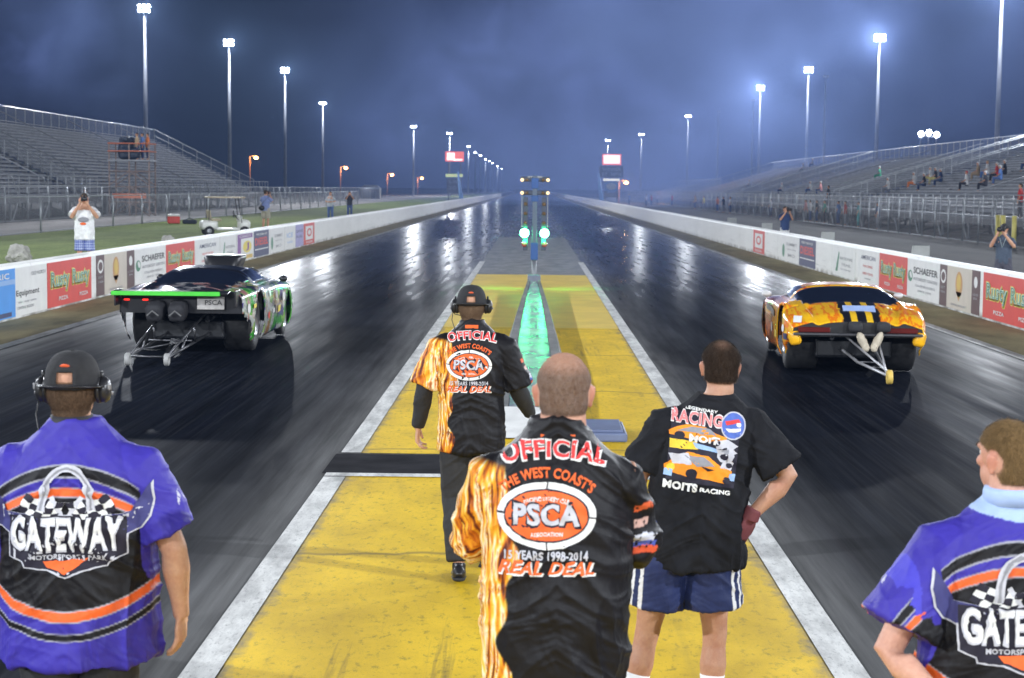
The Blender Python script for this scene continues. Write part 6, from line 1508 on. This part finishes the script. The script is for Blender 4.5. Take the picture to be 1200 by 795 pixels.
p1 = far_person(97, 38.5, .35, R(195), dict(CAMHOLD, h=1.84, girth=1.2, shirt=dict(SIMPLE, torso=[(.78, .21, .16), (.95, .215, .17), (1.15, .21, .165), (1.3, .215, .15), (1.41, .205, .125), (1.46, .155, .09), (1.5, .09, .07), (1.53, .068, .065)], sleeve=(.09, .11))),
    'photographer in a loose white T-shirt and blue plaid shorts behind the left wall', cm('white', (.70, .70, .70)), SHORT(cloth, colf=plaid), cam='black camera held up by the photographer in plaid shorts')
q = MB(); q.ell((.02, .165, 1.22), (.12, .02, .06), None, 16, 8); q.build('shirt_print', DK['grey'], p1['root'], True); q = MB(); q.ell((.03, .178, 1.13), (.07, .012, .03), None, 12, 8); q.build('shirt_print', DK['orange'], p1['root'], True)
p2 = far_person(310, 79, .35, R(-20), dict(CAMHOLD, h=1.86), 'photographer in a blue shirt and beige shorts with a black shoulder bag on the grass', cm('dusty_blue', (.20, .25, .48)), SHORT(cm('beige', (.36, .33, .26))), cam='camera held by the photographer in blue shirt and beige shorts')
q = MB(); q.ell((-.10, -.20, 1.0), (.15, .08, .12), None, 14, 10); q.tube([(-.20, -.16, 1.06), (0, -.15, 1.30), (.16, -.06, 1.47)], .012, 6); q.build('shoulder_bag', black, p2['root'], True)
p3 = far_person(386, 104, .35, R(175), dict(elbL=(-.3, .0, 1.2), wriL=(-.12, .22, 1.15), elbR=(.3, 0, 1.2), wriR=(.12, .22, 1.15), hL=(.9, .3, 0), hR=(-.9, .3, 0), h=1.74, girth=1.15), 'person in pale grey shirt and jeans on the grass, left of the one in black', cm('pale_grey', (.42, .45, .50)), LEG(cm('jeans', (.07, .12, .28))))
p4 = far_person(408.5, 114, .35, R(190), dict(CAMHOLD, h=1.72), 'person in a black top and jeans with raised hands, farthest along the left grass', cm('black', (.02, .02, .03)), LEG(cm('dark_jeans', (.05, .08, .20))))
p5 = far_person(917, 68, 0, R(200), dict(CAMHOLD, h=1.80), 'photographer in a dark navy shirt and white trousers behind the right wall', cm('navy', (.025, .05, .14)), LEG(cm('white_cotton', (.68, .68, .68))), cam='camera held by the photographer in white trousers')
p6 = far_person(1173, 38.5, 0, R(150), dict(CAMHOLD, h=1.72, girth=1.1, headpitch=-.05), 'photographer in dark grey shirt and black cap aiming a camera, right edge', cm('slate', (.055, .075, .11)), SHORT(cm('charcoal', (.06, .06, .08))), cam='black camera held by the photographer in the black cap', capm=MATS['black_cap_cloth'])
q = MB(); q.tube([(-.07, .13, 1.47), (0, .165, 1.25), (.07, .13, 1.47)], .008, 6); q.build('neck_strap', mat('pale_strap', (.4, .5, .5), .7), p6['root'], True)
# seated and standing spectators: two bases, copied with their own clothes
SEAT = dict(vox=.024, h=1.75, hipL=(-.10, .02, .93), hipR=(.10, .02, .93), kneL=(-.15, .44, .96), kneR=(.15, .44, .96), ankL=(-.15, .46, .52), ankR=(.15, .46, .52), elbL=(-.27, .05, 1.18), elbR=(.27, .05, 1.18), wriL=(-.13, .30, 1.06), wriR=(.13, .30, 1.06), hL=(.3, .9, -.1), hR=(-.3, .9, -.1), nL=(0, 0, -1), nR=(0, 0, -1), lean=(0, .03), shirt=SIMPLE)
def base_person(P, legs): return make_person('person', (0, 0, -50), 0, P, 'x', SK, HR((.04, .03, .02)), cm('black', (.02, .02, .03)), None, legs, None, faces=False, amp=.004, seed=1)['root']
bs = base_person(SEAT, LEG(cm('dark_jeans', (.05, .08, .20)))); bt = base_person(dict(vox=.024, h=1.75, shirt=SIMPLE, wriR=(.24, .2, 1.0)), LEG(cm('dark_jeans', (.05, .08, .20))))
BCH = {bs: list(bs.children), bt: list(bt.children)}
CLO = dict(white=(.70, .70, .70), red=(.50, .03, .03), black=(.02, .02, .03), navy=(.03, .05, .16), tan=(.42, .30, .18), blue=(.10, .20, .48), grey=(.25, .26, .29), teal=(.06, .30, .30), green=(.05, .30, .18), orange=(.70, .20, .05), yellow=(.62, .55, .18), jeans=(.07, .12, .28), pink=(.55, .25, .25))
nsp = 0
def spectator(base, loc, yaw, top, leg, label, group='spectators around the grandstands', hairc=None):
    global nsp
    r = base if (base in BCH and not base.get('used')) else None
    kids = BCH[base]
    if r is None:
        r = base.copy(); COL.objects.link(r); r['used'] = 1; del r['used']; ks = []
        for ch in kids: c = ch.copy(); COL.objects.link(c); c.parent = r; ks.append(c)
    else: base['used'] = 1; ks = kids
    r.location = loc; r.rotation_euler = (0, 0, yaw); r['label'] = label; r['category'] = 'person'; r['group'] = group
    for c in ks:
        n_ = c.name.split('.')[0]; m = cm(top, CLO[top]) if n_ == 'shirt' else cm(leg, CLO[leg]) if n_ in ('trousers',) else (cm(hairc, CLO[hairc]) if hairc and n_ == 'hair' else None)
        if m: c.material_slots[0].link = 'OBJECT'; c.material_slots[0].material = m
    nsp += 1
# on the right stand: (px, py of the seat, top, trousers, seated, label, hair/cap colour)
for px, py, top, leg, st, lab, hc in (
    (1066, 222, 'white', 'orange', 1, 'spectator in white with orange shorts sitting low on the right grandstand', 'white'),
    (1085, 216, 'white', 'yellow', 1, 'spectator in a white top beside the one in black and yellow', None),
    (1091, 217, 'black', 'yellow', 1, 'spectator in a black top and yellow shorts on the right grandstand', None),
    (1078, 224, 'black', 'navy', 1, 'dark clothed spectator just right of the one in orange shorts', None),
    (1097, 219, 'navy', 'navy', 1, 'spectator in navy right of the one in black and yellow', None),
    (1127, 224, 'white', 'black', 1, 'spectator in a white top and black trousers, alone in the front rows', 'red'),
    (1140, 212, 'tan', 'tan', 1, 'spectator in tan clothes left of the white-shirted man on the right grandstand', None),
    (1151, 211, 'white', 'blue', 1, 'large white-shirted spectator with blue shorts on the right grandstand', 'tan'),
    (1149, 225, 'black', 'black', 1, 'spectator all in black in front of the white-shirted man', None),
    (1162, 214, 'red', 'black', 1, 'spectator in dark red sitting in the group on the right grandstand', None),
    (1166, 218, 'blue', 'jeans', 1, 'spectator in a blue top in front of the dark red one', None),
    (1171, 211, 'black', 'black', 1, 'spectator in black behind the blue-topped one', None),
    (1198, 202, 'red', 'navy', 1, 'spectator in red high on the stand at the right edge of the picture', None),
    (1036, 228, 'white', 'grey', 1, 'spectator in white leaning at the front rail of the right grandstand', 'white'),
    (1026, 212, 'green', 'green', 1, 'lone spectator in green in the middle of the right grandstand', None),
    (937, 203, 'white', 'grey', 1, 'spectator in white near the top of the far grandstand section', None),
    (948, 197, 'grey', 'navy', 1, 'spectator in grey highest on the far grandstand section', None),
    (913, 228, 'white', 'navy', 1, 'white-capped spectator, first of three along the far front rows', 'white'),
    (946, 228, 'white', 'jeans', 1, 'white-capped spectator, second of three along the far front rows', 'white'),
    (958, 229, 'pink', 'jeans', 1, 'spectator in pink, third of three along the far front rows', 'white'),
    (875, 222, 'white', 'grey', 1, 'spectator in white at the far end of the right grandstand', None)):
    x, Y, z = seat_at(1, 23, 40, 1.25, 5.9, px, py)
    spectator(bs, (x, Y, z + .42 - .86*.97), R(70), top, leg, lab, hairc=hc)
def rail_z(Yp): return 1.15
for px, top, leg, lab in ((1190, 'red', 'black', 'spectator in a red top and black trousers walking on the right grandstand walkway'), (967, 'black', 'black', 'dark spectator standing at the front rail of the far grandstand section')):
    Y = F*23.6/(px - VX); spectator(bt, (23.6, Y, 1.15), R(60), top, leg, lab)
for px, top, leg, lab in ((1025, 'navy', 'grey', 'spectator in navy standing behind the right fence, beside the one in teal'), (1003, 'teal', 'teal', 'spectator in a wide teal garment behind the right fence'), (987, 'red', 'grey', 'spectator in a red top standing behind the right fence'),
        (979, 'blue', 'jeans', 'spectator in blue left of the red-topped one behind the right fence'), (963, 'green', 'black', 'spectator in green among the group behind the right fence'), (954, 'black', 'jeans', 'spectator in black among the group behind the right fence'),
        (946, 'white', 'jeans', 'spectator in white among the group behind the right fence'), (941, 'pink', 'grey', 'spectator in pink at the left of the group behind the right fence'), (900, 'grey', 'navy', 'lone spectator in grey behind the fence left of the white-trousered photographer'),
        (853, 'white', 'jeans', 'spectator in white in the smoky row below the far grandstand'), (845, 'black', 'grey', 'spectator in black in the smoky row below the far grandstand'), (838, 'orange', 'jeans', 'spectator in orange in the smoky row below the far grandstand'),
        (822, 'yellow', 'grey', 'spectator in yellow in front of the distant low bleachers'), (812, 'tan', 'navy', 'spectator in tan in front of the distant low bleachers'), (785, 'red', 'navy', 'spectator in red in front of the distant low bleachers'), (768, 'white', 'navy', 'spectator in white in front of the distant low bleachers')):
    Y = F*22.2/(px - VX) if px > 860 else F*21.0/(px - VX); x = 22.2 if px > 860 else 21.0
    spectator(bt, (x, Y, 0), R(random.uniform(50, 110)), top, leg, lab)
for px, Y, z, top, lab in ((761, 250, 0, 'red', 'person in red standing beyond the right wall, left of a pale one'), (755, 250, 0, 'white', 'person in white standing beyond the right wall near the right scoreboard'), (735, 270, 0, 'sky' if False else 'blue', 'person in blue standing under the small orange lamp')):
    spectator(bt, ((px - VX)*Y/F, Y, z), 1.0, top, 'navy', lab)
for px, dy_, z, top, lab in ((166, 0, 3.65 + .35, 'blue', 'crew member in blue on top of the left camera scaffold'), (171, .3, 4.0, 'orange', 'crew member in orange on top of the left camera scaffold'), (161, -.3, 4.0, 'tan', 'crew member in tan beside the covered camera on the scaffold')):
    spectator(bt, ((px - VX)*Ys/F, Ys + dy_, z), 2.0, top, 'navy', lab)
x = (12 - VX)*90/F
spectator(bt, (x - .0, 105, .36), 1.2, 'white', 'grey', 'distant person in white under the near section of the left grandstand')
